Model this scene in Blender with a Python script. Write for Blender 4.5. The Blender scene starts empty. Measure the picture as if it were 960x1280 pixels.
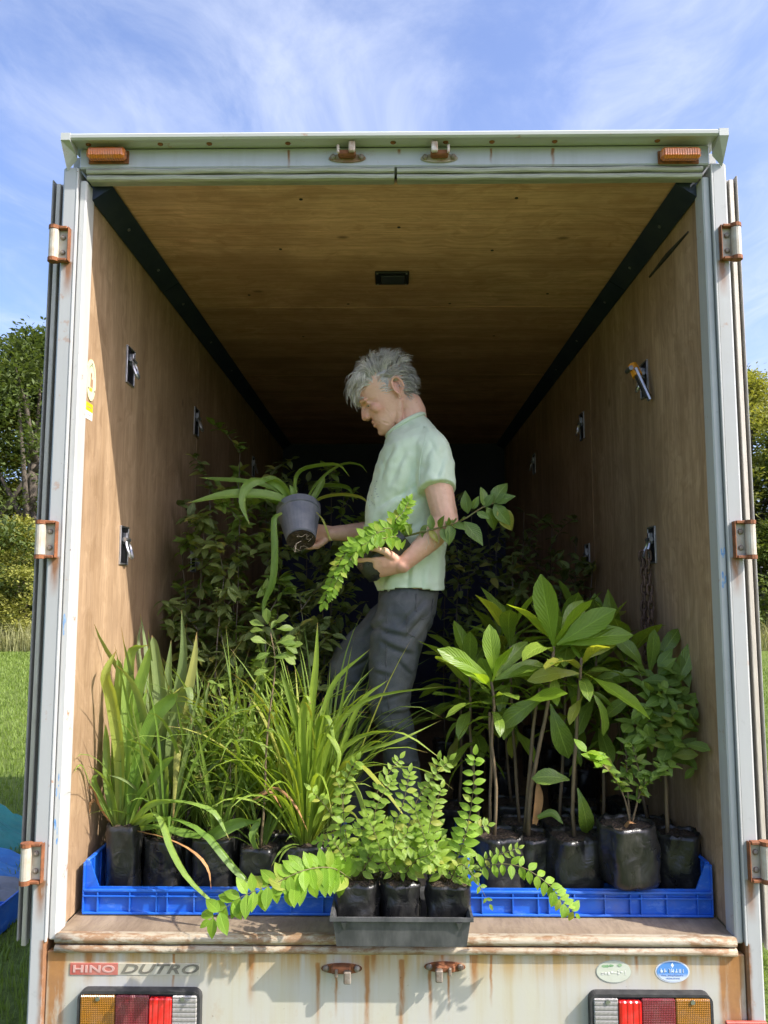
import bpy, bmesh, math, random
from mathutils import Vector, Matrix, noise as mnoise
from mathutils.bvhtree import BVHTree
random.seed(11)
R = math.radians
sc = bpy.context.scene
col = sc.collection

# ------------------------------------------------------------------ camera
CAM = Vector((0.0, -2.3, 1.85))
FPX = 980.0
cd = bpy.data.cameras.new('camera')
cam = bpy.data.objects.new('camera', cd)
col.objects.link(cam)
cam.location = CAM
cam.rotation_euler = (R(90 + 5.9), 0, R(0.7))
cd.sensor_fit = 'VERTICAL'
cd.sensor_height = 32.0
cd.lens = 32.0 * FPX / 1280.0
cd.clip_start = 0.05
cd.clip_end = 2000
sc.camera = cam
CROT = cam.rotation_euler.to_matrix()

def ray(px, py):
    return CROT @ Vector(((px - 480) / FPX, -(py - 640) / FPX, -1.0))
def at(px, py, Y):
    d = ray(px, py)
    return CAM + d * ((Y - CAM.y) / d.y)
def onx(px, py, X):
    d = ray(px, py)
    return CAM + d * ((X - CAM.x) / d.x)

# ------------------------------------------------------------------ world and sun
SUN_TO = Vector((2.3, -1.0, 2.3)).normalized()
SUN_STRENGTH = 2.35
SKY_STRENGTH = 0.13
EXPOSURE = 1.62
w = bpy.data.worlds.new('World')
sc.world = w
w.use_nodes = True
nt = w.node_tree
nt.nodes.clear()
wo = nt.nodes.new('ShaderNodeOutputWorld')
bg = nt.nodes.new('ShaderNodeBackground')
sky = nt.nodes.new('ShaderNodeTexSky')
sky.sky_type = 'NISHITA'
sky.sun_disc = False
sky.sun_elevation = math.asin(SUN_TO.z)
sky.sun_rotation = math.atan2(SUN_TO.x, SUN_TO.y)
sky.air_density = 0.8
sky.dust_density = 3.5
sky.ozone_density = 2.6
tc = nt.nodes.new('ShaderNodeTexCoord')
sep = nt.nodes.new('ShaderNodeSeparateXYZ')
nt.links.new(tc.outputs['Generated'], sep.inputs[0])
# project the sky direction on a high flat cloud layer
zc = nt.nodes.new('ShaderNodeMath'); zc.operation = 'MAXIMUM'; zc.inputs[1].default_value = 0.06
nt.links.new(sep.outputs['Z'], zc.inputs[0])
cmb = nt.nodes.new('ShaderNodeCombineXYZ')
for ax in ('X', 'Y'):
    dv = nt.nodes.new('ShaderNodeMath'); dv.operation = 'DIVIDE'
    nt.links.new(sep.outputs[ax], dv.inputs[0]); nt.links.new(zc.outputs[0], dv.inputs[1])
    nt.links.new(dv.outputs[0], cmb.inputs[ax])
mp = nt.nodes.new('ShaderNodeMapping')
mp.inputs['Rotation'].default_value = (0, 0, R(35))
mp.inputs['Scale'].default_value = (1.5, 0.8, 1)
mp.inputs['Location'].default_value = (3.7, 1.2, 0)
nt.links.new(cmb.outputs[0], mp.inputs[0])
n1 = nt.nodes.new('ShaderNodeTexNoise')
n1.inputs['Scale'].default_value = 2.2; n1.inputs['Detail'].default_value = 9
n1.inputs['Roughness'].default_value = 0.62; n1.inputs['Distortion'].default_value = 0.9
nt.links.new(mp.outputs[0], n1.inputs['Vector'])
n2 = nt.nodes.new('ShaderNodeTexNoise')
n2.inputs['Scale'].default_value = 0.8; n2.inputs['Detail'].default_value = 3
nt.links.new(mp.outputs[0], n2.inputs['Vector'])
mul = nt.nodes.new('ShaderNodeMath'); mul.operation = 'ADD'
nt.links.new(n1.outputs['Fac'], mul.inputs[0]); nt.links.new(n2.outputs['Fac'], mul.inputs[1])
cr = nt.nodes.new('ShaderNodeMapRange'); cr.interpolation_type = 'SMOOTHSTEP'
cr.inputs['From Min'].default_value = 0.74; cr.inputs['From Max'].default_value = 1.58
cr.inputs['To Min'].default_value = 0.0; cr.inputs['To Max'].default_value = 0.8
nt.links.new(mul.outputs[0], cr.inputs['Value'])
mx = nt.nodes.new('ShaderNodeMix'); mx.data_type = 'RGBA'
fade = nt.nodes.new('ShaderNodeMapRange'); fade.inputs['From Min'].default_value = 0.06; fade.inputs['From Max'].default_value = 0.24
nt.links.new(sep.outputs['Z'], fade.inputs['Value'])
cf = nt.nodes.new('ShaderNodeMath'); cf.operation = 'MULTIPLY'
nt.links.new(cr.outputs[0], cf.inputs[0]); nt.links.new(fade.outputs[0], cf.inputs[1])
nt.links.new(cf.outputs[0], mx.inputs['Factor'])
tint = nt.nodes.new('ShaderNodeMix'); tint.data_type = 'RGBA'; tint.blend_type = 'MULTIPLY'
tint.inputs['Factor'].default_value = 1.0; tint.inputs['B'].default_value = (0.86, 0.85, 0.96, 1)
nt.links.new(sky.outputs[0], tint.inputs['A'])
nt.links.new(tint.outputs['Result'], mx.inputs['A'])
mx.inputs['B'].default_value = (2.5, 2.7, 3.2, 1)
nt.links.new(mx.outputs['Result'], bg.inputs['Color'])
bg.inputs['Strength'].default_value = SKY_STRENGTH
nt.links.new(bg.outputs[0], wo.inputs[0])

sl = bpy.data.lights.new('sun', 'SUN')
sl.energy = SUN_STRENGTH
sl.angle = R(0.5)
sl.color = (1.0, 0.94, 0.85)
so = bpy.data.objects.new('sun', sl)
so.rotation_euler = (-SUN_TO).to_track_quat('-Z', 'Y').to_euler()
so.location = (6, -4, 8)
col.objects.link(so)

sc.view_settings.view_transform = 'Standard'
sc.view_settings.look = 'None'
sc.view_settings.exposure = EXPOSURE
sc.view_settings.gamma = 1.0
sc.view_settings.use_curve_mapping = False
sc.cycles.use_denoising = True
sc.cycles.max_bounces = 10
sc.cycles.diffuse_bounces = 6
sc.cycles.transmission_bounces = 6
sc.cycles.transparent_max_bounces = 8

# ------------------------------------------------------------------ mesh helpers
class MB:
    def __init__(s):
        s.v = []; s.f = []; s.uv = []; s.mi = []; s.m = 0
    def add(s, vs, fs, uvs=None):
        o = len(s.v)
        s.v.extend([tuple(p) for p in vs])
        for f in fs:
            s.f.append(tuple(i + o for i in f)); s.mi.append(s.m)
        if uvs is None: uvs = [(0.5, 0.5)] * len(vs)
        s.uv.extend(uvs)
    def mesh(s, name, mats, smooth=True, origin=None):
        me = bpy.data.meshes.new(name)
        if origin is not None:
            ox, oy, oz = origin
            vs = [(a - ox, b - oy, c - oz) for a, b, c in s.v]
        else: vs = s.v
        me.from_pydata(vs, [], s.f)
        if not isinstance(mats, (list, tuple)): mats = [mats]
        for m in mats: me.materials.append(m)
        if len(mats) > 1: me.polygons.foreach_set('material_index', s.mi)
        uvl = me.uv_layers.new(name='UVMap')
        li = [0] * len(me.loops)
        me.loops.foreach_get('vertex_index', li)
        flat = []
        for i in li: flat.extend(s.uv[i])
        uvl.data.foreach_set('uv', flat)
        if smooth: me.polygons.foreach_set('use_smooth', [True] * len(me.polygons))
        me.update()
        return me
    def build(s, name, mats, parent=None, smooth=False, origin=None, label=None, kind=None):
        if origin is None and parent is not None: origin = wloc(parent)
        o = bpy.data.objects.new(name, s.mesh(name, mats, smooth, origin))
        col.objects.link(o)
        if parent is not None: o.parent = parent
        elif origin is not None: o.location = origin
        if label: o['label'] = label
        if kind: o['kind'] = kind
        return o

def wloc(o):
    p = Vector((0, 0, 0))
    while o is not None:
        p += o.location; o = o.parent
    return p

def tag(o, label, cat=None, group=None, kind=None):
    if label: o['label'] = label
    if cat: o['category'] = cat
    if group: o['group'] = group
    if kind: o['kind'] = kind
    return o
def thing(name, label, cat, loc=(0, 0, 0), group=None):
    o = bpy.data.objects.new(name, None)
    o.empty_display_size = 0.1
    o.location = loc
    col.objects.link(o)
    return tag(o, label, cat, group)
def inst(name, me, parent, M):
    """an object of shared mesh data, M is a world matrix (parents carry only locations)"""
    o = bpy.data.objects.new(name, me)
    col.objects.link(o)
    if parent is not None:
        o.parent = parent
        M = Matrix.Translation(-wloc(parent)) @ M
    o.matrix_basis = M
    return o

def box(mb, lo, hi, b=0.0, rot=None, c=None):
    x0, y0, z0 = lo; x1, y1, z1 = hi
    if b <= 0:
        vs = [(x0,y0,z0),(x1,y0,z0),(x1,y1,z0),(x0,y1,z0),(x0,y0,z1),(x1,y0,z1),(x1,y1,z1),(x0,y1,z1)]
        fs = [(0,3,2,1),(4,5,6,7),(0,1,5,4),(1,2,6,5),(2,3,7,6),(3,0,4,7)]
    else:
        vs = []; idx = {}
        for ix in (0, 1):
            for iy in (0, 1):
                for iz in (0, 1):
                    X, Y, Z = (x0, x1)[ix], (y0, y1)[iy], (z0, z1)[iz]
                    sx, sy, sz = (1, -1)[ix] * b, (1, -1)[iy] * b, (1, -1)[iz] * b
                    for a, p in enumerate(((X, Y + sy, Z + sz), (X + sx, Y, Z + sz), (X + sx, Y + sy, Z))):
                        idx[(ix, iy, iz, a)] = len(vs); vs.append(p)
        I = lambda *k: idx[k]
        fs = []
        for s in (0, 1):
            fs.append((I(s,0,0,0), I(s,0,1,0), I(s,1,1,0), I(s,1,0,0)))
            fs.append((I(0,s,0,1), I(1,s,0,1), I(1,s,1,1), I(0,s,1,1)))
            fs.append((I(0,0,s,2), I(0,1,s,2), I(1,1,s,2), I(1,0,s,2)))
            for t in (0, 1):
                fs.append((I(s,t,0,0), I(s,t,1,0), I(s,t,1,1), I(s,t,0,1)))
                fs.append((I(s,0,t,0), I(s,1,t,0), I(s,1,t,2), I(s,0,t,2)))
                fs.append((I(0,s,t,1), I(1,s,t,1), I(1,s,t,2), I(0,s,t,2)))
        for ix in (0, 1):
            for iy in (0, 1):
                for iz in (0, 1):
                    fs.append((I(ix,iy,iz,0), I(ix,iy,iz,1), I(ix,iy,iz,2)))
        cx, cy, cz = (x0+x1)/2, (y0+y1)/2, (z0+z1)/2
        out = []
        for f in fs:
            P = [Vector(vs[i]) for i in f]
            n = (P[1]-P[0]).cross(P[2]-P[0])
            m = sum(P, Vector()) / len(P) - Vector((cx, cy, cz))
            out.append(f if n.dot(m) > 0 else f[::-1])
        fs = out
    if rot is not None:
        c = Vector(c if c is not None else ((x0+x1)/2, (y0+y1)/2, (z0+z1)/2))
        vs = [c + rot @ (Vector(p) - c) for p in vs]
    mb.add(vs, fs)

def spline(pts, n):
    """Catmull-Rom through pts, n samples"""
    P = [Vector(p) for p in pts]
    if len(P) == 2:
        return [P[0].lerp(P[1], i / (n - 1)) for i in range(n)]
    P = [P[0] * 2 - P[1]] + P + [P[-1] * 2 - P[-2]]
    out = []; m = len(P) - 3
    for i in range(n):
        t = i / (n - 1) * m; k = min(int(t), m - 1); t -= k
        a, b, c, d = P[k:k+4]
        out.append(0.5 * ((2*b) + (c-a)*t + (2*a-5*b+4*c-d)*t*t + (3*b-a-3*c+d)*t**3))
    return out
def lerp_list(a, t):
    x = t * (len(a) - 1); k = min(int(x), len(a) - 2); x -= k
    return a[k] * (1 - x) + a[k+1] * x

def tube(mb, pts, radii, n=8, ry=None, side=None, caps=True):
    """tube along pts; radii number or list; ry second half-axis; side is the direction of the first axis"""
    P = [Vector(p) for p in pts]; m = len(P)
    rr = radii if isinstance(radii, (list, tuple)) else [radii] * m
    r2 = (ry if isinstance(ry, (list, tuple)) else [ry] * m) if ry is not None else rr
    vs = []; fs = []; uv = []
    prev = Vector(side) if side is not None else None
    for i in range(m):
        t = (P[min(i+1, m-1)] - P[max(i-1, 0)])
        t = t.normalized() if t.length > 1e-9 else Vector((0, 0, 1))
        if prev is None:
            prev = t.orthogonal()
        a = prev - t * prev.dot(t)
        if a.length < 1e-6: a = t.orthogonal()
        a.normalize(); b = t.cross(a)
        if side is None: prev = a
        for k in range(n):
            an = 2 * math.pi * k / n
            vs.append(P[i] + a * (rr[i] * math.cos(an)) + b * (r2[i] * math.sin(an)))
            uv.append((k / n, i / max(1, m - 1)))
    for i in range(m - 1):
        for k in range(n):
            k2 = (k + 1) % n
            fs.append((i*n+k, i*n+k2, (i+1)*n+k2, (i+1)*n+k))
    if caps:
        fs.append(tuple(range(n))[::-1]); fs.append(tuple(range((m-1)*n, m*n)))
    mb.add(vs, fs, uv)
def disc(mb, c, ax, rx, ry=None, n=24, th=0.0, up=(0, 0, 1)):
    """elliptic plate with its face along ax; th thickness"""
    ax = Vector(ax).normalized(); up = Vector(up)
    u = (up - ax * up.dot(ax)).normalized(); s = u.cross(ax)
    ry = rx if ry is None else ry
    c = Vector(c)
    ring = [c + s * (rx * math.cos(2*math.pi*k/n)) + u * (ry * math.sin(2*math.pi*k/n)) for k in range(n)]
    if th <= 0:
        nn = (ring[1]-ring[0]).cross(ring[2]-ring[1])
        mb.add(ring, [tuple(range(n)) if nn.dot(ax) > 0 else tuple(range(n))[::-1]])
    else:
        top = [p + ax * th for p in ring]
        nn = (ring[1]-ring[0]).cross(ring[2]-ring[1])
        fs = []
        for k in range(n):
            k2 = (k+1) % n
            f = (k, k2, n+k2, n+k)
            fs.append(f if nn.dot(ax) > 0 else f[::-1])
        t = tuple(range(n, 2*n)); bt = tuple(range(n))
        if nn.dot(ax) > 0: fs += [t, bt[::-1]]
        else: fs += [t[::-1], bt]
        mb.add(ring + top, fs)
def ellipsoid(mb, c, r, M=None, nu=12, nv=8):
    c = Vector(c); vs = []; fs = []
    for j in range(nv + 1):
        ph = math.pi * j / nv
        for i in range(nu):
            th = 2 * math.pi * i / nu
            p = Vector((r[0]*math.sin(ph)*math.cos(th), r[1]*math.sin(ph)*math.sin(th), r[2]*math.cos(ph)))
            vs.append(c + (M @ p if M is not None else p))
    for j in range(nv):
        for i in range(nu):
            a, b = j*nu+i, j*nu+(i+1) % nu
            c2, d = (j+1)*nu+(i+1) % nu, (j+1)*nu+i
            if j == 0: fs.append((a, d, c2))
            elif j == nv - 1: fs.append((a, d, b))
            else: fs.append((a, d, c2, b))
    mb.add(vs, fs)

# ------------------------------------------------------------------ materials
class NT:
    def __init__(s, name):
        s.mat = bpy.data.materials.new(name); s.mat.use_nodes = True
        s.t = s.mat.node_tree; s.t.nodes.clear()
        s.out = s.n('ShaderNodeOutputMaterial')
        s.b = s.n('ShaderNodeBsdfPrincipled')
        s.l(s.b.outputs[0], s.out.inputs['Surface'])
        s.tc = s.n('ShaderNodeTexCoord')
    def n(s, t, **k):
        x = s.t.nodes.new(t)
        for a, v in k.items(): setattr(x, a, v)
        return x
    def l(s, a, b): s.t.links.new(a, b)
    def mapping(s, scale=(1,1,1), loc=(0,0,0), rot=(0,0,0), src='Object'):
        m = s.n('ShaderNodeMapping')
        m.inputs['Scale'].default_value = scale; m.inputs['Location'].default_value = loc; m.inputs['Rotation'].default_value = rot
        s.l(s.tc.outputs[src], m.inputs[0]); return m.outputs[0]
    def noise(s, vec, scale=5, detail=5, rough=0.55, dist=0.0):
        x = s.n('ShaderNodeTexNoise')
        if vec is not None: s.l(vec, x.inputs['Vector'])
        x.inputs['Scale'].default_value = scale; x.inputs['Detail'].default_value = detail
        x.inputs['Roughness'].default_value = rough; x.inputs['Distortion'].default_value = dist
        return x.outputs['Fac']
    def rng(s, v, a, b, lo=0.0, hi=1.0, smooth=False):
        x = s.n('ShaderNodeMapRange')
        if smooth: x.interpolation_type = 'SMOOTHSTEP'
        s.l(v, x.inputs['Value'])
        for k, q in (('From Min', a), ('From Max', b), ('To Min', lo), ('To Max', hi)): x.inputs[k].default_value = q
        return x.outputs[0]
    def math(s, op, a, b=None):
        x = s.n('ShaderNodeMath', operation=op)
        for i, q in enumerate((a, b)):
            if q is None: continue
            if isinstance(q, (int, float)): x.inputs[i].default_value = q
            else: s.l(q, x.inputs[i])
        return x.outputs[0]
    def mix(s, f, a, b, blend='MIX'):
        x = s.n('ShaderNodeMix', data_type='RGBA', blend_type=blend)
        for k, q in (('Factor', f), ('A', a), ('B', b)):
            if isinstance(q, (int, float)): x.inputs[k].default_value = q
            elif isinstance(q, (tuple, list)): x.inputs[k].default_value = (q[0], q[1], q[2], 1)
            else: s.l(q, x.inputs[k])
        return x.outputs['Result']
    def bump(s, h, strength=0.3, dist=0.01):
        x = s.n('ShaderNodeBump')
        x.inputs['Strength'].default_value = strength; x.inputs['Distance'].default_value = dist
        s.l(h, x.inputs['Height']); s.l(x.outputs[0], s.b.inputs['Normal'])
        return x.outputs[0]
    def xyz(s, src='Object'):
        x = s.n('ShaderNodeSeparateXYZ'); s.l(s.tc.outputs[src], x.inputs[0]); return x.outputs
    def base(s, c):
        if isinstance(c, (tuple, list)): s.b.inputs['Base Color'].default_value = (c[0], c[1], c[2], 1)
        else: s.l(c, s.b.inputs['Base Color'])
    def set(s, rough=None, metal=None, spec=None, trans=None, coat=None):
        for k, q in (('Roughness', rough), ('Metallic', metal), ('Specular IOR Level', spec), ('Transmission Weight', trans), ('Coat Weight', coat)):
            if q is None: continue
            if isinstance(q, (int, float)): s.b.inputs[k].default_value = q
            else: s.l(q, s.b.inputs[k])
        return s

def simple(name, c1, c2=None, scale=8, rough=0.5, metal=0.0, bump=0.0, bscale=60, spec=0.5, stretch=(1,1,1), bdist=0.003):
    m = NT(name)
    v = m.mapping(stretch)
    if c2 is not None:
        f = m.rng(m.noise(v, scale, 6, 0.6), 0.35, 0.68)
        m.base(m.mix(f, c1, c2))
    else: m.base(c1)
    m.set(rough=rough, metal=metal, spec=spec)
    if bump: m.bump(m.noise(v, bscale, 5), bump, bdist)
    return m.mat

def streak_mask(m, spots, o):
    """stain runs: spots = (x, z_top, length, half width)"""
    tot = None
    wob = m.math('MULTIPLY', m.math('SUBTRACT', m.noise(m.mapping((6, 6, 6)), 3, 3), 0.5), 0.012)
    xx = m.math('ADD', o['X'], wob)
    for x, z, ln, hw in spots:
        a = m.math('ABSOLUTE', m.math('SUBTRACT', xx, x))
        fx = m.rng(a, 0.0, hw, 1, 0, True)
        dz = m.math('SUBTRACT', z, o['Z'])
        up = m.rng(dz, -0.004, 0.004, 0, 1, True)
        dn = m.rng(dz, 0.0, ln, 1, 0)
        r = m.math('MULTIPLY', m.math('MULTIPLY', fx, up), dn)
        tot = r if tot is None else m.math('MAXIMUM', tot, r)
    return tot

RUST1, RUST2 = (0.34, 0.14, 0.04), (0.14, 0.06, 0.025)
def paint(name, base, dirt, spots=(), dirt_amt=0.5, chips=0.1, rough=0.4, vert=True):
    m = NT(name)
    o = m.xyz()
    g = m.noise(m.mapping((22, 22, 1.6) if vert else (1.6, 22, 22)), 1.0, 6, 0.62)
    blot = m.noise(m.mapping(), 4.5, 7, 0.6)
    f = m.math('MULTIPLY', m.rng(g, 0.42, 0.75), m.rng(blot, 0.3, 0.7))
    c = m.mix(m.math('MULTIPLY', f, dirt_amt), base, dirt)
    sp = m.noise(m.mapping(), 55, 4, 0.7)
    spm = m.rng(sp, 0.70, 0.74, 0, chips)
    c = m.mix(spm, c, RUST2)
    if spots:
        sm = streak_mask(m, spots, o)
        mott = m.rng(m.noise(m.mapping((30, 30, 8)), 2.0, 6, 0.7), 0.15, 0.5)
        sm = m.math('MULTIPLY', m.math('MULTIPLY', sm, mott), 1.4)
        rc = m.mix(m.noise(m.mapping(), 40, 4), RUST1, RUST2)
        c = m.mix(m.math('MINIMUM', sm, 0.92), c, rc)
    wear = m.noise(m.mapping(), 13, 9, 0.75)
    c = m.mix(m.rng(wear, 0.615, 0.66, 0, chips * 0.8), c, RUST1)
    c = m.mix(m.rng(wear, 0.30, 0.38, 0.45, 0), c, tuple(q * 0.62 for q in base))
    m.base(c)
    m.set(rough=m.rng(blot, 0.3, 0.7, rough - 0.08, rough + 0.15), spec=0.4)
    m.bump(m.math('ADD', blot, m.math('MULTIPLY', sp, 0.3)), 0.12, 0.004)
    return m.mat

M = {}
M['paint'] = paint('aged_white_paint', (0.41, 0.415, 0.40), (0.30, 0.285, 0.24), dirt_amt=0.6, chips=0.35)
M['paint_lip'] = paint('roof_lip_paint', (0.48, 0.50, 0.48), (0.26, 0.24, 0.19), dirt_amt=0.6, chips=0.7, vert=False)
HZ = 3.205
M['paint_header'] = paint('header_paint', (0.46, 0.48, 0.53), (0.31, 0.31, 0.30), dirt_amt=0.5, chips=0.3,
    spots=[(-0.32, HZ, 0.07, 0.007), (-0.93, HZ, 0.05, 0.02), (-0.865, HZ, 0.02, 0.05), (0.30, HZ, 0.05, 0.006), (0.49, HZ, 0.07, 0.008), (-0.135, HZ, 0.03, 0.012), (0.02, HZ, 0.02, 0.008), (0.87, HZ, 0.012, 0.05)])
rnd = random.Random(5)
ls = [(-0.945, 0.90, 0.7, 0.035), (-0.925, 0.90, 0.5, 0.02), (0.935, 0.88, 0.7, 0.045), (0.905, 0.88, 0.4, 0.02), (-0.075, 0.85, 0.3, 0.012), (-0.21, 0.83, 0.2, 0.01), (0.02, 0.84, 0.33, 0.012), (0.10, 0.83, 0.18, 0.008), (-0.16, 0.82, 0.14, 0.006), (0.15, 0.82, 0.12, 0.006)]
ls += [(rnd.uniform(-0.9, 0.9), 0.858, rnd.uniform(0.03, 0.16), rnd.uniform(0.004, 0.02)) for _ in range(10)]
def lower_paint():
    m = NT('yellowed_rear_panel_paint')
    o = m.xyz()
    g = m.noise(m.mapping((26, 26, 1.1)), 1.0, 7, 0.65)
    g2 = m.noise(m.mapping((7, 7, 2.0)), 1.0, 5, 0.6)
    c = m.mix(m.rng(g2, 0.35, 0.65), (0.49, 0.475, 0.38), (0.48, 0.475, 0.44))
    c = m.mix(m.math('MULTIPLY', m.rng(g, 0.5, 0.78), 0.6), c, (0.42, 0.34, 0.18))
    top = m.rng(o['Z'], 0.76, 0.86, 0, 1.0, True)
    c = m.mix(m.math('MULTIPLY', top, m.rng(g, 0.3, 0.62)), c, (0.42, 0.26, 0.08))
    sm = streak_mask(m, ls, o)
    mott = m.rng(m.noise(m.mapping((30, 30, 6)), 2.0, 6, 0.7), 0.15, 0.5)
    rc = m.mix(m.noise(m.mapping(), 40, 4), (0.42, 0.19, 0.05), (0.24, 0.10, 0.03))
    c = m.mix(m.math('MINIMUM', m.math('MULTIPLY', m.math('MULTIPLY', sm, mott), 1.5), 0.9), c, rc)
    blob = m.noise(m.mapping((1, 1, .6)), 9, 7, .7)
    c = m.mix(m.math('MULTIPLY', m.rng(blob, .60, .70, 0, .45), m.rng(o['Z'], .60, .84, .25, 1)), c, (0.40, 0.22, 0.07))
    sp = m.noise(m.mapping(), 60, 4, 0.7)
    c = m.mix(m.rng(sp, 0.70, 0.74, 0, 0.6), c, RUST2)
    m.base(c); m.set(rough=0.42, spec=0.4)
    m.bump(m.math('ADD', g2, m.math('MULTIPLY', sp, 0.4)), 0.15, 0.004)
    return m.mat
M['lower'] = lower_paint()
M['jamb'] = paint('jamb_paint', (0.41, 0.42, 0.415), (0.29, 0.28, 0.24), dirt_amt=0.5, chips=0.5,
    spots=[(-0.968, 0.89, 0.9, 0.022), (0.97, 0.89, 0.7, 0.016), (-0.988, 1.05, 0.12, 0.022), (-0.988, 1.955, 0.12, 0.022), (-0.988, 2.85, 0.12, 0.022), (0.988, 1.06, 0.12, 0.022), (0.988, 1.953, 0.12, 0.022), (0.988, 2.845, 0.12, 0.022)])
M['lipwhite'] = paint('inner_lip_paint', (0.50, 0.505, 0.49), (0.29, 0.28, 0.26), dirt_amt=0.7, chips=1.0)

def wood(name, axis, c_a, c_b, c_dark, rough=0.6):
    """axis: 'Z' vertical grain on side walls, 'X' grain across the ceiling, 'F' floor"""
    m = NT(name)
    s = {'Z': (1, 14, 0.55), 'X': (0.55, 14, 14), 'F': (6, 1.2, 6)}[axis]
    v = m.mapping(s)
    warp = m.noise(m.mapping(), 2.1, 3)
    wv = m.n('ShaderNodeVectorMath', operation='ADD'); m.l(v, wv.inputs[0])
    wc = m.n('ShaderNodeCombineXYZ'); amt = m.math('MULTIPLY', m.math('SUBTRACT', warp, 0.5), 5.0)
    for ax_ in 'XYZ': m.l(amt, wc.inputs[ax_])
    m.l(wc.outputs[0], wv.inputs[1]); v = wv.outputs[0]
    g = m.noise(v, 1.6, 9, 0.68, 0.5)
    fine = m.noise(m.mapping(tuple(q * 6 for q in s)), 1.5, 5, 0.7)
    blot = m.noise(m.mapping(), 1.7, 6, 0.6)
    c = m.mix(m.rng(g, 0.36, 0.64), c_a, c_b)
    c = m.mix(m.math('MULTIPLY', m.rng(fine, 0.45, 0.72), 0.6), c, c_dark)
    c = m.mix(m.math('MULTIPLY', m.rng(blot, 0.42, 0.72), 0.7), c, c_dark)
    kn = m.n('ShaderNodeTexVoronoi'); kn.inputs['Scale'].default_value = 2.6
    m.l(m.mapping({'Z': (1, 1.6, 0.9), 'X': (0.9, 1.6, 1), 'F': (1, 1, 1)}[axis]), kn.inputs['Vector'])
    c = m.mix(m.rng(kn.outputs['Distance'], 0.02, 0.075, 0.75, 0, True), c, tuple(q * 0.45 for q in c_dark))
    scr = m.noise(m.mapping((9, 9, 9), rot=(0.5, 0.3, 0.6)), 4, 8, 0.75)
    ck = m.noise(m.mapping(tuple(q * 4.5 for q in s)), 1.2, 3, 0.5)
    ckm = m.math('MULTIPLY', m.rng(m.math('ABSOLUTE', m.math('SUBTRACT', ck, 0.5)), 0.0, 0.012, 0.55, 0), m.rng(blot, 0.4, 0.6))
    c = m.mix(ckm, c, tuple(q * 0.6 for q in c_dark))
    bar = m.noise(m.mapping({'Z': (1, 3.2, 0.16), 'X': (0.16, 3.2, 3.2), 'F': (2, 0.8, 2)}[axis]), 1.3, 4, 0.6, 0.4)
    c = m.mix(m.rng(bar, 0.5, 0.72, 0, 0.65), c, c_dark)
    c = m.mix(m.rng(scr, 0.62, 0.74, 0, 0.4), c, tuple(min(1, q * 1.35) for q in c_b))
    oi = m.n('ShaderNodeObjectInfo')
    c = m.mix(m.rng(oi.outputs['Random'], 0, 1, 0, 0.22), c, c_dark)
    m.base(c); m.set(rough=rough, spec=0.3)
    m.bump(m.math('ADD', g, m.math('MULTIPLY', fine, 0.5)), 0.25, 0.004)
    return m.mat
M['wall'] = wood('plywood_wall', 'Z', (0.39, 0.26, 0.15), (0.60, 0.425, 0.27), (0.20, 0.125, 0.07))
M['ceil'] = wood('plywood_ceiling', 'X', (0.59, 0.325, 0.21), (0.83, 0.51, 0.36), (0.28, 0.15, 0.085))
M['floor'] = wood('plywood_floor', 'F', (0.27, 0.205, 0.14), (0.40, 0.32, 0.225), (0.14, 0.10, 0.07), 0.7)
M['steel'] = simple('dark_steel_trim', (0.03, 0.042, 0.075), (0.055, 0.07, 0.10), 6, 0.45, 0.3, 0.1, 40)
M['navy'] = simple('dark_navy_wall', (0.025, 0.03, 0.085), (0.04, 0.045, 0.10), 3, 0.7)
M['rust'] = simple('rusted_iron', (0.28, 0.10, 0.035), (0.13, 0.05, 0.022), 40, 0.8, 0.0, 0.5, 120)
M['rustpaint'] = simple('chipped_white_on_rust', (0.66, 0.63, 0.56), (0.30, 0.14, 0.06), 26, 0.55, 0.0, 0.3, 80)
def railmat():
    m = NT('worn_sill_rail'); v = m.mapping((1, 2.2, 2.2))
    n_ = m.noise(v, 20, 8, .72); n2_ = m.noise(m.mapping((1.5, 60, 60)), 3, 5, .6); n3_ = m.noise(m.mapping(), 5, 4)
    c = m.mix(m.rng(n2_, .4, .65), (0.44, 0.39, 0.30), (0.33, 0.26, 0.17))
    c = m.mix(m.math('MULTIPLY', m.rng(m.math('ADD', n_, m.math('MULTIPLY', n3_, .6)), .76, .88), .85), c, (0.24, 0.13, 0.06))
    c = m.mix(m.rng(n_, .66, .72, 0, .8), c, (0.09, 0.045, 0.025))
    m.base(c); m.set(rough=.5, spec=.4); m.bump(n_, .5, .006); return m.mat
M['sillrail'] = railmat()
M['alu'] = simple('door_edge_aluminium', (0.62, 0.57, 0.49), (0.48, 0.43, 0.36), 12, 0.45, 0.25, 0.1, 50, stretch=(9, 9, 1))
M['grey_alu'] = simple('grey_door_skin', (0.34, 0.33, 0.31), (0.24, 0.23, 0.21), 12, 0.55, 0.1, 0.1, 50, stretch=(9, 9, 1))
M['hingepale'] = simple('cream_hinge_paint', (0.50, 0.48, 0.41), (0.40, 0.33, 0.24), 30, 0.5, 0, .2, 80)
M['rubber'] = simple('black_rubber', (0.02, 0.02, 0.022), (0.05, 0.05, 0.05), 30, 0.6)
M['seal'] = simple('aluminium_seal_strip', (0.50, 0.50, 0.45), (0.30, 0.30, 0.25), 14, 0.42, 0.3, 0.15, 60, stretch=(1, 25, 25))
M['zinc'] = simple('zinc_plated', (0.55, 0.56, 0.58), (0.36, 0.36, 0.37), 40, 0.32, 0.85)
M['bolt'] = simple('dull_bolt', (0.30, 0.27, 0.23), (0.18, 0.13, 0.09), 60, 0.6, 0.3)
M['black'] = simple('recess_black', (0.012, 0.012, 0.016), None, rough=0.5)
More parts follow.
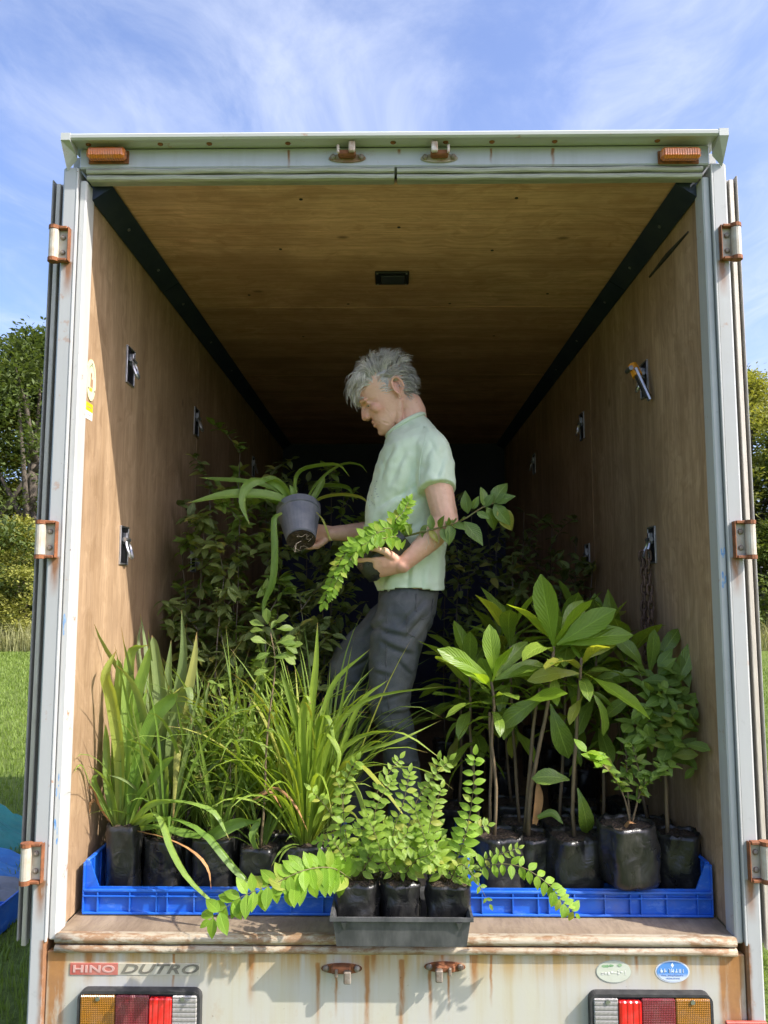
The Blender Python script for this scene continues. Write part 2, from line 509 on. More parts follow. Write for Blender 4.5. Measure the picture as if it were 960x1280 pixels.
def crate_plastic():
    m = NT('blue_crate_plastic'); v = m.mapping()
    c = m.mix(m.rng(m.noise(v, 7, 5), .35, .68), (0.010, 0.095, 0.50), (0.016, 0.14, 0.60))
    c = m.mix(m.rng(m.noise(m.mapping((1, 1, 2.5), rot=(.4, .3, .2)), 14, 7, .75), .54, .74, 0, .6), c, (0.20, 0.36, 0.72))
    c = m.mix(m.rng(m.noise(v, 3.1, 6, .7), .56, .75, 0, .45), c, (0.22, 0.20, 0.17))
    m.base(c); m.set(rough=m.rng(m.noise(v, 9, 4), .3, .7, .32, .55), spec=.5); m.bump(m.noise(v, 30, 4), .1, .003)
    return m.mat
M['blue'] = crate_plastic()
M['tray'] = simple('black_tray_plastic', (0.05, 0.052, 0.055), (0.11, 0.11, 0.11), 9, 0.45, 0, 0.1, 40, stretch=(3, 3, 1))
M['potgrey'] = simple('grey_pot_plastic', (0.085, 0.095, 0.12), (0.16, 0.165, 0.18), 16, 0.5, 0, 0.1, 60)
M['soil'] = simple('potting_soil', (0.035, 0.024, 0.016), (0.09, 0.06, 0.035), 60, 0.95, 0, 1.0, 90, bdist=0.02)
M['stem_brown'] = simple('brown_bark', (0.20, 0.14, 0.075), (0.11, 0.08, 0.045), 60, 0.75, 0, 0.5, 150, stretch=(1, 1, 0.25))
M['stem_green'] = simple('green_stem', (0.13, 0.15, 0.045), (0.17, 0.12, 0.05), 40, 0.6)
M['stem_dark'] = simple('thin_dark_twig', (0.10, 0.085, 0.06), (0.17, 0.14, 0.11), 50, 0.8)
M['dry'] = simple('dry_brown_leaf', (0.42, 0.22, 0.08), (0.25, 0.12, 0.05), 30, 0.7)
M['dryroot'] = simple('pale_root', (0.5, 0.42, 0.3), (0.35, 0.27, 0.18), 30, 0.8)

def bagmat():
    m = NT('black_polythene')
    v = m.mapping((1, 1, 1))
    a = m.noise(v, 17, 3, 0.5, 1.6)
    b = m.noise(m.mapping((1, 1, 0.35)), 70, 3, 0.5, 0.8)
    m.base(m.mix(m.rng(m.noise(v, 14, 4), 0.4, 0.7), (0.012, 0.012, 0.012), (0.035, 0.034, 0.03)))
    m.set(rough=m.rng(a, 0.3, 0.7, 0.24, 0.42), spec=0.55)
    m.bump(m.math('ADD', a, m.math('MULTIPLY', b, 0.25)), 0.35, 0.012)
    return m.mat
M['bag'] = bagmat()

def lens(name, c1, c2, grid, rough=0.22):
    m = NT(name)
    o = m.xyz()
    gx = m.math('ABSOLUTE', m.math('SINE', m.math('MULTIPLY', o['X'], grid[0])))
    gz = m.math('ABSOLUTE', m.math('SINE', m.math('MULTIPLY', o['Z'], grid[1])))
    h = m.math('MINIMUM', gx, gz)
    c = m.mix(m.rng(h, 0.0, 0.45), c2, c1)
    c = m.mix(m.rng(m.noise(m.mapping(), 25, 5), 0.45, 0.8, 0, 0.25), c, (0.30, 0.25, 0.22))
    m.base(c); m.set(rough=rough, spec=0.6, coat=0.4)
    m.bump(h, 0.5, 0.004)
    return m.mat
M['amber'] = lens('amber_lens', (0.36, 0.15, 0.012), (0.15, 0.055, 0.005), (640, 640))
M['dred'] = lens('dark_red_lens', (0.20, 0.022, 0.03), (0.15, 0.012, 0.02), (700, 700))
M['bred'] = lens('bright_red_lens', (0.72, 0.018, 0.018), (0.62, 0.012, 0.012), (200, 10))
M['clear'] = lens('clear_lens', (0.36, 0.35, 0.33), (0.18, 0.17, 0.165), (900, 260))
M['marker'] = lens('orange_marker_lens', (0.62, 0.17, 0.015), (0.42, 0.09, 0.008), (420, 60))

def leafmat(name, c1, c2, rough=0.42, tr=0.4, tcol=None, vein=0.35, strap=False, spec=0.45):
    """c1..c2 range between leaves (object random) and over the blade"""
    m = NT(name)
    oi = m.n('ShaderNodeObjectInfo')
    uv = m.n('ShaderNodeSeparateXYZ'); m.l(m.tc.outputs['UV'], uv.inputs[0])
    ns = m.noise(m.mapping((1, 1, 1)), 24, 4)
    f = m.math('ADD', m.math('MULTIPLY', oi.outputs['Random'], 0.75), m.math('MULTIPLY', m.math('SUBTRACT', ns, 0.5), 0.9))
    f = m.math('MINIMUM', m.math('MAXIMUM', f, 0.0), 1.0)
    c = m.mix(f, c1, c2)
    du = m.math('ABSOLUTE', m.math('SUBTRACT', uv.outputs['X'], 0.5))
    if strap:
        sv = m.math('SINE', m.math('MULTIPLY', uv.outputs['X'], 70.0))
        h = m.math('ADD', m.math('MULTIPLY', sv, 0.3), m.rng(du, 0, 0.08))
        c = m.mix(m.rng(sv, 0.2, 1, 0, 0.22), c, tuple(q * 0.6 for q in c1))
        c = m.mix(m.rng(uv.outputs['Y'], 0.0, 0.16, 0.55, 0), c, (0.30, 0.33, 0.10))
    else:
        # side veins slanting off the midrib
        ph = m.math('SUBTRACT', m.math('MULTIPLY', uv.outputs['Y'], 62.0), m.math('MULTIPLY', du, 46.0))
        sv = m.math('SINE', ph)
        h = m.math('ADD', m.math('MULTIPLY', sv, 0.35), m.rng(du, 0, 0.07))
        line = m.math('MAXIMUM', m.rng(du, 0.012, 0.04, 1, 0), m.rng(sv, 0.88, 1.0, 0, 0.5))
        c = m.mix(m.math('MULTIPLY', line, vein), c, tuple(min(1, q * 1.7 + 0.03) for q in c2))
    yl = m.rng(oi.outputs['Random'], 0.90, 0.97, 0, 0.55)
    c = m.mix(yl, c, (0.42, 0.36, 0.07))
    sp_ = m.noise(m.mapping(), 95, 3, 0.6)
    c = m.mix(m.rng(sp_, 0.70, 0.76, 0, 0.55), c, (0.20, 0.13, 0.05))
    if strap:
        c = m.mix(m.rng(m.math('ADD', uv.outputs['Y'], m.math('MULTIPLY', oi.outputs['Random'], 0.06)), 0.975, 1.02, 0, 0.8), c, (0.36, 0.22, 0.09))
        c = m.mix(m.rng(m.noise(m.mapping((1, 1, .4)), 12, 4), .6, .75, 0, .35), c, (0.40, 0.42, 0.14))
    m.base(c); m.set(rough=rough, spec=spec)
    nrm = m.bump(h, 0.25, 0.004)
    t = m.n('ShaderNodeBsdfTranslucent')
    if tcol is None: tcol = (1.6, 1.5, 0.6)
    m.l(m.mix(1.0, c, tcol, 'MULTIPLY'), t.inputs['Color'])
    m.l(nrm, t.inputs['Normal'])
    a = m.n('ShaderNodeMixShader'); a.inputs[0].default_value = tr
    m.l(m.b.outputs[0], a.inputs[1]); m.l(t.outputs[0], a.inputs[2])
    m.l(a.outputs[0], m.out.inputs['Surface'])
    return m.mat
M['lf_strap'] = leafmat('strap_leaf_green', (0.165, 0.29, 0.05), (0.32, 0.46, 0.10), 0.33, 0.42, strap=True)
M['lf_grey'] = leafmat('bluish_strap_leaf', (0.155, 0.22, 0.075), (0.25, 0.33, 0.11), 0.42, 0.35, strap=True)
M['lf_sedge'] = leafmat('lime_sedge_leaf', (0.195, 0.30, 0.032), (0.35, 0.47, 0.065), 0.45, 0.42, strap=True)
M['lf_grass'] = leafmat('grassy_leaf', (0.145, 0.235, 0.036), (0.29, 0.41, 0.08), 0.5, 0.4, strap=True)
M['lf_fern'] = leafmat('pinnate_leaflet', (0.19, 0.31, 0.032), (0.34, 0.48, 0.06), 0.42, 0.45, vein=0.2)
M['lf_lime'] = leafmat('fresh_lime_leaflet', (0.20, 0.36, 0.03), (0.33, 0.52, 0.05), 0.45, 0.5, vein=0.2)
M['lf_broad'] = leafmat('glossy_broad_leaf', (0.14, 0.225, 0.032), (0.29, 0.39, 0.058), 0.26, 0.35, spec=0.5)
M['lf_new'] = leafmat('fresh_broad_leaf', (0.20, 0.33, 0.03), (0.28, 0.42, 0.04), 0.32, 0.5)
M['lf_mid'] = leafmat('mid_green_leaf', (0.15, 0.245, 0.042), (0.28, 0.39, 0.07), 0.42, 0.38)
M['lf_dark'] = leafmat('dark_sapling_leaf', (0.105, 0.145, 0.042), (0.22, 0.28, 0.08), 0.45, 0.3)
M['lf_round'] = leafmat('round_sapling_leaf', (0.12, 0.20, 0.035), (0.24, 0.33, 0.07), 0.45, 0.45)
M['lf_held'] = leafmat('held_vine_leaf', (0.12, 0.20, 0.04), (0.20, 0.30, 0.07), 0.42, 0.4)

# ------------------------------------------------------------------ the truck
truck = thing('box_truck', 'white rusty box truck seen from behind with open plywood lined cargo body', 'truck')
ZF, HW, ZC, LEN = 0.90, 0.95, 3.125, 4.35
# floor
mb = MB(); box(mb, (-HW, 0.012, ZF - 0.05), (HW, LEN, ZF), 0.002)
mb.build('floor', M['floor'], truck)
# plywood panels of the walls and ceiling
edges = [0.055, 1.42, 2.83, LEN]
for sx in (-1, 1):
    for a, b in zip(edges, edges[1:]):
        mb = MB()
        xs = sorted((sx * HW, sx * (HW + 0.018)))
        box(mb, (xs[0], a + 0.0025, ZF + 0.001), (xs[1], b - 0.0025, ZC - 0.03), 0.002)
        mb.build('wall_panel', M['wall'], truck)
ced = [0.03, 1.10, 2.20, 3.30, LEN]
for a, b in zip(ced, ced[1:]):
    mb = MB(); box(mb, (-HW + 0.02, a + 0.0025, ZC), (HW - 0.02, b - 0.0025, ZC + 0.015), 0.002)
    mb.build('ceiling_panel', M['ceil'], truck)
for k, (x, y) in enumerate(((-0.30, 0.13), (0.40, 0.13), (0.37, 0.52), (-0.42, 0.50), (0.02, 0.33), (-0.62, 0.95), (0.66, 0.95), (-0.2, 1.06), (0.25, 1.06), (0.5, 1.5), (-0.45, 1.5), (0.0, 1.9))):
    mb = MB(); disc(mb, (x, y, ZC - 0.0003), (0, 0, -1), 0.006, th=0.0015, n=8, up=(0, 1, 0)); mb.build('nail_head', M['black'], truck)
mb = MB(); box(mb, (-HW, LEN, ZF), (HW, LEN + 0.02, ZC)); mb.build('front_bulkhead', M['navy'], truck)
# dark steel strip along the top corners, with its screws
for sx in (-1, 1):
    mb = MB()
    for a, b in ((0.035, 0.80), (0.80, 2.2), (2.2, LEN - 0.002)):
        prof = [(HW - 0.001, ZC - 0.046), (HW - 0.006, ZC - 0.049), (HW - 0.070, ZC - 0.006), (HW - 0.067, ZC - 0.001), (HW - 0.001, ZC - 0.001)]
        n = len(prof)
        vs = [(sx * x, a, z) for x, z in prof] + [(sx * x, b - 0.004, z) for x, z in prof]
        fs = [(k, (k+1) % n, n + (k+1) % n, n + k) for k in range(n)] + [tuple(range(n))[::-1], tuple(range(n, 2*n))]
        if sx < 0: fs = [f[::-1] for f in fs]
        mb.add(vs, fs)
    tr = mb.build('corner_trim', M['steel'], truck)
    for y in (0.28, 0.62, 0.98, 1.5, 2.0):
        mb = MB(); disc(mb, (sx * (HW - 0.038), y, ZC - 0.0277), (-sx * 0.56, 0, -0.83), 0.006, th=0.003, n=8, up=(0, 1, 0))
        mb.build('screw', M['zinc'], tr)
# outer skin, roof, far end (real shell so that no light leaks in)
mb = MB()
box(mb, (-1.012, 0.06, 0.80), (-0.975, LEN + 0.05, 3.19)); box(mb, (0.975, 0.06, 0.80), (1.012, LEN + 0.05, 3.19))
mb.build('side_skin', M['paint'], truck)
mb = MB(); box(mb, (-1.012, 0.045, 3.19), (1.012, LEN + 0.06, 3.222)); mb.build('roof', M['paint'], truck)
mb = MB(); box(mb, (-0.974, LEN + 0.022, 0.80), (0.974, LEN + 0.05, 3.188)); mb.build('front_skin', M['paint'], truck)
# rear jambs
for sx in (-1, 1):
    mb = MB()
    def bx(x0, x1, y0, y1, z0, z1, b): box(mb, (min(sx*x0, sx*x1), y0, z0), (max(sx*x0, sx*x1), y1, z1), b)
    bx(0.968, 1.014, -0.022, 0.058, 0.42, 3.155, 0.006)
    j = mb.build('rear_jamb', M['jamb'], truck)
    mb = MB()
    bx(0.944, 0.9665, -0.010, 0.054, 0.885, 3.117, 0.004)
    bx(0.9665, 0.972, -0.0235, -0.016, 0.885, 3.15, 0.001)
    il = mb.build('inner_lip', M['lipwhite'], j)
    mb = MB(); rq = random.Random(3 + sx)
    for k in range(14 if sx < 0 else 7):
        z = rq.choice((1.22, 1.15, 1.30, 1.75) if sx < 0 else (1.9, 2.0, 1.4)) + rq.uniform(-.05, .05)
        disc(mb, (sx * rq.uniform(.949, .962), -0.0101 - k*.00002, z), (0, -1, 0), rq.uniform(.001, .0035), rq.uniform(.003, .014), 7)
    mb.build('paint_rub', M.setdefault('bluerub', simple('blue_paint_rub', (0.10, 0.26, 0.55), (0.35, 0.48, 0.62), 60, .6)), il, kind='stuff')
# header with rolled roof lip
mb = MB(); box(mb, (-0.966, -0.020, 3.150), (0.966, 0.043, 3.213), 0.004)
hd = mb.build('header', M['paint_header'], truck)
mb = MB()
prof = [(-0.018, 3.214), (-0.055, 3.2125), (-0.074, 3.209), (-0.080, 3.214), (-0.081, 3.223), (-0.075, 3.229), (-0.02, 3.236), (0.044, 3.236), (0.044, 3.2225), (-0.018, 3.2225)]
n = len(prof)
XS = [-0.994 + 1.988 * k / 40 for k in range(41)]
vs = []
for x in XS:
    wob = 0.0012 * mnoise.noise(Vector((x * 3, 0, 1)))
    vs += [(x, y + wob, z + wob) for y, z in prof]
fs = [(i*n + k, i*n + (k+1) % n, (i+1)*n + (k+1) % n, (i+1)*n + k) for i in range(40) for k in range(n)] + [tuple(range(n))[::-1], tuple(range(40*n, 41*n))]
mb.add(vs, fs)
lip = mb.build('roof_lip', M['paint_lip'], truck)
for sx in (-1, 1):   # folded corner caps of the lip
    mb = MB()
    vs = []
    for x in (sx * 1.000, sx * 0.972):
        d = 0 if abs(x) > 0.99 else 0.035
        vs += [(x, -0.0815, 3.2285), (x, -0.0235, 3.2365), (x, -0.0235, 3.140 + d), (x, -0.036, 3.150 + d), (x, -0.0815, 3.206)]
    fs = [(0,1,2,3,4), (5,9,8,7,6)] + [(k, 5+k, 5+(k+1) % 5, (k+1) % 5) for k in range(5)]
    if sx < 0: fs = [f[::-1] for f in fs]
    mb.add(vs, fs); mb.build('corner_cap', M['paint_lip'], lip)
for x in (-0.32, -0.71, -0.56, 0.0, 0.30, 0.49, 0.16, 0.80, -0.93):
    mb = MB(); ellipsoid(mb, (x, -0.045, 3.212), (0.009, 0.008, 0.005), nu=8, nv=5); mb.build('rusty_bolt', M['rust'], lip)
# seal strips under the header (two lengths that overlap)
for x0, x1, dz in ((-0.944, 0.004, 0.0), (0.012, 0.944, 0.003)):
    mb = MB()
    tube(mb, [(x0 + (x1-x0)*k/14, -0.014 + 0.001*math.sin(k*2.1), 3.142 - dz + 0.0015*math.sin(k*1.3)) for k in range(15)], 0.0085, 8)
    tube(mb, [(x0 + (x1-x0)*k/14, -0.006, 3.1245 - dz + 0.001*math.sin(k*1.7 + 1)) for k in range(15)], 0.009, 8)
    box(mb, (x0, -0.004, 3.116), (x1, 0.028, 3.149), 0.003)
    mb.build('door_seal_strip', M['seal'], truck, smooth=False)
# lower panel and the sill rails
mb = MB(); box(mb, (-0.967, -0.012, 0.42), (0.967, 0.010, 0.858), 0.003)
low = mb.build('lower_panel', M['lower'], truck)
mb = MB(); box(mb, (-0.945, -0.006, 0.8585), (0.945, 0.0105, 0.9025), 0.003); mb.build('sill_plate', M['sillrail'], truck)
for z, r, y in ((0.8915, 0.0135, -0.012), (0.866, 0.011, -0.016)):
    mb = MB()
    tube(mb, [(-0.943 + 1.886*k/24, y + 0.0012*mnoise.noise(Vector((k*0.7, z*30, 0))), z + 0.0015*mnoise.noise(Vector((k*0.9, z*50, 3)))) for k in range(25)], r, 10)
    mb.build('sill_rail', M['sillrail'], truck, smooth=True)
# side doors folded right round against the body
for sx in (-1, 1):
    mb = MB()
    def slab(mb, x0, x1, y0, y1, z0, z1, b=0.003, lean=0.004):
        o = len(mb.v)
        box(mb, (min(sx*x0, sx*x1), y0, z0), (max(sx*x0, sx*x1), y1, z1), b)
        for i in range(o, len(mb.v)):
            x, y, z = mb.v[i]; mb.v[i] = (x + sx * lean * (3.1 - z) / 2.2, y, z)
    z0, z1 = 0.862, 3.138
    slab(mb, 1.030, 1.064, 0.05, 0.98, z0, z1)
    d = mb.build('cargo_door', M['grey_alu'], truck)
    mb = MB(); slab(mb, 1.042, 1.056, 0.028, 0.0485, z0 - 0.01, z1 - 0.01, 0.002); mb.build('edge_strip', M['alu'], d)
    mb = MB(); slab(mb, 1.020, 1.0285, 0.022, 0.97, z0 + 0.01, z1 - 0.005, 0.002); mb.build('rubber_seal', M['rubber'], d)
    mb = MB(); slab(mb, 1.0655, 1.0705, 0.03, 0.985, z0 + 0.002, z1 + 0.004, 0.002); mb.build('outer_edge', M['grey_alu'], d)
    # hinges
    for zc in (1.100, 2.005, 2.900) if sx < 0 else (1.112, 2.003, 2.895):
        h = 0.056; X = sx * 1.022
        mb = MB()
        tube(mb, [(X + sx*0.004, -0.038, zc - h*0.78), (X + sx*0.004, -0.038, zc + h*0.78)], 0.0145, 14)
        hg = mb.build('hinge', M['hingepale'], truck, smooth=False)
        for s in (-1, 1):
            mb = MB()
            tube(mb, [(X + sx*0.004, -0.038, zc + s*h*0.80), (X + sx*0.004, -0.038, zc + s*h)], 0.0165, 12)
            xs = sorted((X + sx*0.004, X - sx*0.036))
            box(mb, (xs[0], -0.044, min(zc + s*h*0.82, zc + s*h*0.98)), (xs[1], -0.024, max(zc + s*h*0.82, zc + s*h*0.98)), 0.002)
            mb.build('hinge_ear', M['rust'], hg)
        mb = MB(); xs = sorted((X - sx*0.038, X - sx*0.005))
        box(mb, (xs[0], -0.0275, zc - h*0.86), (xs[1], -0.0225, zc + h*0.86), 0.001); mb.build('hinge_plate', M['hingepale'], hg)
        mb = MB(); xs = sorted((X - sx*0.0415, X - sx*0.038))
        box(mb, (xs[0], -0.042, zc - h*0.95), (xs[1], -0.0225, zc + h*0.95), 0.001); mb.build('hinge_flange', M['rust'], hg)
        for s in (-0.42, 0.42):
            mb = MB(); ellipsoid(mb, (X - sx*0.020, -0.029, zc + s*h), (0.0085, 0.006, 0.0085), nu=8, nv=6); mb.build('bolt', M['bolt'], hg)
# latch keepers: two on the header (chipped), two on the lower panel (rusted)
for px, py, top in ((434, 196, 1), (549, 196, 1), (427, 1209, 0), (556, 1207, 0)):
    yf = -0.020 if top else -0.012
    c = at(px, py, yf - 0.004)
    mb = MB()
    pm = M['sillrail'] if top else M['rust']
    disc(mb, (c.x, yf + 0.001, c.z - 0.004), (0, -1, 0), 0.057, 0.014, 20, th=0.006)
    lt = mb.build('latch_plate', pm, truck)
    for s in (-1, 1):
        mb = MB(); ellipsoid(mb, (c.x + s*0.043, yf - 0.008, c.z - 0.002), (0.009, 0.007, 0.009), nu=8, nv=6); mb.build('bolt', M['bolt'], lt)
    s = 1 if px in (434, 427) else -1
    mb = MB()
    box(mb, (c.x - 0.027, yf - 0.030, c.z - 0.008), (c.x + 0.027, yf - 0.006, c.z + 0.010), 0.004)
    mb.build('latch_body', M['rust'], lt)
    mb = MB()
    if top:
        box(mb, (c.x + s*0.016 - 0.010, yf - 0.044, c.z - 0.004), (c.x + s*0.016 + 0.010, yf - 0.031, c.z + 0.030), 0.003)
        box(mb, (c.x - s*0.026 - 0.004, yf - 0.040, c.z - 0.006), (c.x - s*0.026 + 0.004, yf - 0.031, c.z + 0.020), 0.002)
    else:
        box(mb, (c.x + s*0.018 - 0.010, yf - 0.048, c.z - 0.026), (c.x + s*0.018 + 0.010, yf - 0.031, c.z + 0.006), 0.003)
        box(mb, (c.x - s*0.012 - 0.004, yf - 0.040, c.z - 0.012), (c.x - s*0.012 + 0.004, yf - 0.031, c.z + 0.008), 0.002)
    mb.build('latch_tab', M['rustpaint'] if top else M['bolt'], lt)
# orange marker lights
for px in (133, 851):
    c = at(px, 191.5, -0.045)
    mb = MB(); box(mb, (c.x - 0.062, -0.026, c.z - 0.022), (c.x + 0.062, -0.0195, c.z + 0.020), 0.002)
    mk = mb.build('marker_light', M['rust'], truck)
    mb = MB(); box(mb, (c.x - 0.059, -0.058, c.z - 0.019), (c.x + 0.059, -0.0265, c.z + 0.017), 0.008); mb.build('marker_lens', M['marker'], mk)
# tail lights
def rrect(cx, cz, hw, hh, r, n=6):
    out = []
    for qx, qz, a0 in ((1, 1, 0), (-1, 1, 90), (-1, -1, 180), (1, -1, 270)):
        for k in range(n + 1):
            a = R(a0 + 90 * k / n)
            out.append((cx + qx*(hw - r) + r*math.cos(a), cz + qz*(hh - r) + r*math.sin(a)))
    return out
for sx in (-1, 1):
    x0, x1 = (at(98, 1260, -0.03).x, at(251, 1260, -0.03).x) if sx < 0 else (at(737, 1260, -0.03).x, at(890, 1260, -0.03).x)
    zt = at(480, 1239, -0.03).z; zb = zt - 0.135
    cx, cz, hw, hh = (x0+x1)/2, (zt+zb)/2, (x1-x0)/2, (zt-zb)/2
    mb = MB()
    o = rrect(cx, cz, hw, hh, 0.022); i_ = rrect(cx, cz, hw - 0.007, hh - 0.007, 0.017)
    n = len(o)
    vs = [(x, -0.0115, z) for x, z in o] + [(x, -0.040, z) for x, z in o] + [(x, -0.040, z) for x, z in i_] + [(x, -0.026, z) for x, z in i_]
    fs = []
    for L in range(3):
        fs += [(L*n+k, (L+1)*n+k, (L+1)*n+(k+1) % n, L*n+(k+1) % n) for k in range(n)]
    fs.append(tuple(range(3*n, 4*n)))
    mb.add(vs, fs)
    tl = mb.build('tail_light', M['rubber'], truck, smooth=False)
    seg = [('amber_lens', 0, 0.30, 'amber', 0.0), ('red_lens', 0.30, 0.59, 'dred', 0.001), ('red_reflector', 0.59, 0.785, 'bred', 0.003), ('clear_lens', 0.785, 1.0, 'clear', 0.0)]
    for nm, a, b, mt, pr in seg:
        xa, xb = x0 + 0.008 + a*(x1-x0-0.016), x0 + 0.008 + b*(x1-x0-0.016)
        if sx > 0: xa, xb = x0 + x1 - xb, x0 + x1 - xa
        mb = MB(); box(mb, (xa + 0.0006, -0.043 - pr, zb + 0.008), (xb - 0.0006, -0.027, zt - (0.010 if nm != 'red_reflector' else 0.016)), 0.003)
        mb.build(nm, M[mt], tl)
    for fx in (0.17, 0.86):
        xx = x0 + fx*(x1-x0) if sx < 0 else x1 - fx*(x1-x0)
        mb = MB(); disc(mb, (xx, -0.0435, zt - 0.017), (0, -1, 0), 0.006, th=0.003, n=10); mb.build('screw', M['zinc'], tl)
# red reflector low at the right edge
c = at(934, 1284, -0.02)
mb = MB(); box(mb, (c.x - 0.062, -0.034, c.z - 0.018), (c.x + 0.050, -0.0225, c.z + 0.020), 0.003); mb.build('red_reflector', simple('faded_red_reflector', (0.45, 0.09, 0.06), (0.33, 0.06, 0.04), 30, 0.4), truck)

# lettering: the badge and the stickers
def text(s, size, loc, mat_, parent, name='lettering', shear=0.0, bold=0.0, sx=1.0, ext=0.0006, rotz=0.0, rot=None):
    cu = bpy.data.curves.new(name, 'FONT')
    cu.body = s; cu.size = size; cu.shear = shear; cu.offset = bold; cu.extrude = ext
    cu.align_x = 'CENTER'; cu.align_y = 'CENTER'; cu.resolution_u = 3; cu.space_character = 1.05
    to = bpy.data.objects.new(name, cu); col.objects.link(to)
    dg = bpy.context.evaluated_depsgraph_get()
    me = bpy.data.meshes.new_from_object(to.evaluated_get(dg))
    bpy.data.objects.remove(to)
    me.materials.clear(); me.materials.append(mat_)
    rm = (rot if rot is not None else Matrix.Rotation(R(90), 4, 'X'))
    o = bpy.data.objects.new(name, me); col.objects.link(o)
    o.parent = parent
    o.matrix_basis = Matrix.Translation(Vector(loc) - wloc(parent)) @ rm @ Matrix.Diagonal((sx, 1, 1, 1))
    return o
wsh = simple('faded_white_print', (0.58, 0.38, 0.34), (0.54, 0.30, 0.26), 40, 0.5)
ydark = simple('worn_dark_print', (0.13, 0.12, 0.10), (0.24, 0.22, 0.17), 40, 0.5)
a, b = at(88, 1203.5, -0.0125), at(147, 1218.5, -0.0125)
c2_ = at(249, 1217, -0.0125)
mb = MB(); box(mb, (a.x, -0.0145, b.z), (b.x, -0.0115, a.z), 0.0005)
badge = mb.build('badge', simple('faded_red_badge', (0.42, 0.10, 0.08), (0.47, 0.18, 0.14), 30, 0.45), truck)
mb = MB(); box(mb, (b.x + 0.001, -0.0135, b.z), (c2_.x, -0.0115, a.z), 0.0004)
mb.build('badge_plate', simple('clear_badge_film', (0.46, 0.42, 0.32), (0.54, 0.51, 0.42), 20, 0.4), badge)
zc_ = (a.z + b.z) / 2
text('HINO', 0.026, ((a.x+b.x)/2, -0.0150, zc_), wsh, badge, bold=0.0007, sx=1.72)
text('DUTRO', 0.034, ((b.x+c2_.x)/2, -0.0142, zc_), ydark, badge, shear=0.35, bold=0.0009, sx=1.75)
greenst = simple('faded_green_sticker', (0.55, 0.58, 0.48), (0.50, 0.52, 0.42), 30, 0.45)
c = at(767, 1214.5, -0.0125)
mb = MB(); disc(mb, (c.x, -0.0115, c.z), (0, -1, 0), 0.049, 0.030, 32, th=0.0015); st = mb.build('oval_sticker', simple('grey_sticker_rim', (0.33, 0.36, 0.30), (0.45, 0.46, 0.40), 40, 0.5), truck, label='faded greenish oval sticker')
mb = MB(); disc(mb, (c.x, -0.0131, c.z), (0, -1, 0), 0.047, 0.028, 32, th=0.0006); mb.build('sticker_face', greenst, st)
def scribble(parent, cx, cz, y, w_, h_, n, mat_, seed, density=0.8):
    """worn illegible print: rows of small broken strokes"""
    r = random.Random(seed); mb = MB()
    cw = w_ / n
    for k in range(n):
        x = cx - w_/2 + (k + 0.5) * cw
        for _ in range(3):
            if r.random() > density: continue
            if r.random() < 0.5:
                dx = r.uniform(-0.25, 0.25) * cw
                box(mb, (x + dx - cw*0.09, y - 0.0005, cz - h_*0.5), (x + dx + cw*0.09, y, cz + h_*0.5*r.uniform(0.5, 1)))
            else:
                dz = r.uniform(-0.4, 0.4) * h_
                box(mb, (x - cw*0.34, y - 0.0009, cz + dz - h_*0.09), (x + cw*0.34, y - 0.0004, cz + dz + h_*0.09))
    return mb.build('lettering', mat_, parent)
scribble(st, c.x, c.z - 0.002, -0.0138, 0.070, 0.012, 8, simple('worn_pale_print', (0.72, 0.72, 0.66), None), 3)
mb = MB()
for k in range(5):
    disc(mb, (c.x - 0.026 + 0.009*k*random.uniform(0.7, 1.2), -0.0139 - 0.0002*k, c.z + 0.014 + random.uniform(-0.004, 0.004)), (0, -1, 0), random.uniform(0.004, 0.008), random.uniform(0.003, 0.005), 7)
mb.build('green_print', simple('worn_green_print', (0.16, 0.34, 0.15), (0.40, 0.48, 0.33), 60, 0.5), st)
c = at(840.5, 1214.5, -0.0125)
mb = MB(); disc(mb, (c.x, -0.0115, c.z), (0, -1, 0), 0.047, 0.029, 32, th=0.0015); st = mb.build('oval_sticker', simple('sticker_white_rim', (0.62, 0.66, 0.70), (0.5, 0.55, 0.62), 40, 0.5), truck, label='blue oval sticker')
def blue_face():
    m = NT('blue_sticker_print'); o = m.xyz()
    f = m.rng(o['Z'], c.z - 0.018, c.z - 0.002, 0, 1, True)
    m.base(m.mix(f, (0.55, 0.62, 0.70), (0.10, 0.27, 0.62))); m.set(rough=0.4); return m.mat
mb = MB(); disc(mb, (c.x, -0.0131, c.z), (0, -1, 0), 0.043, 0.026, 32, th=0.0006); mb.build('sticker_face', blue_face(), st)
scribble(st, c.x, c.z + 0.003, -0.0138, 0.070, 0.011, 7, simple('pale_blue_print', (0.62, 0.72, 0.84), None), 8)
scribble(st, c.x, c.z - 0.009, -0.0138, 0.060, 0.004, 14, simple('blue_print', (0.14, 0.25, 0.55), None), 9)
scribble(st, c.x, c.z - 0.017, -0.0138, 0.040, 0.004, 10, simple('blue_print_fine', (0.14, 0.25, 0.55), None), 10)
mb = MB(); disc(mb, (c.x, -0.0139, c.z + 0.017), (0, -1, 0), 0.004, 0.007, 4); mb.build('star_mark', simple('white_star', (0.8, 0.85, 0.9), None), st)
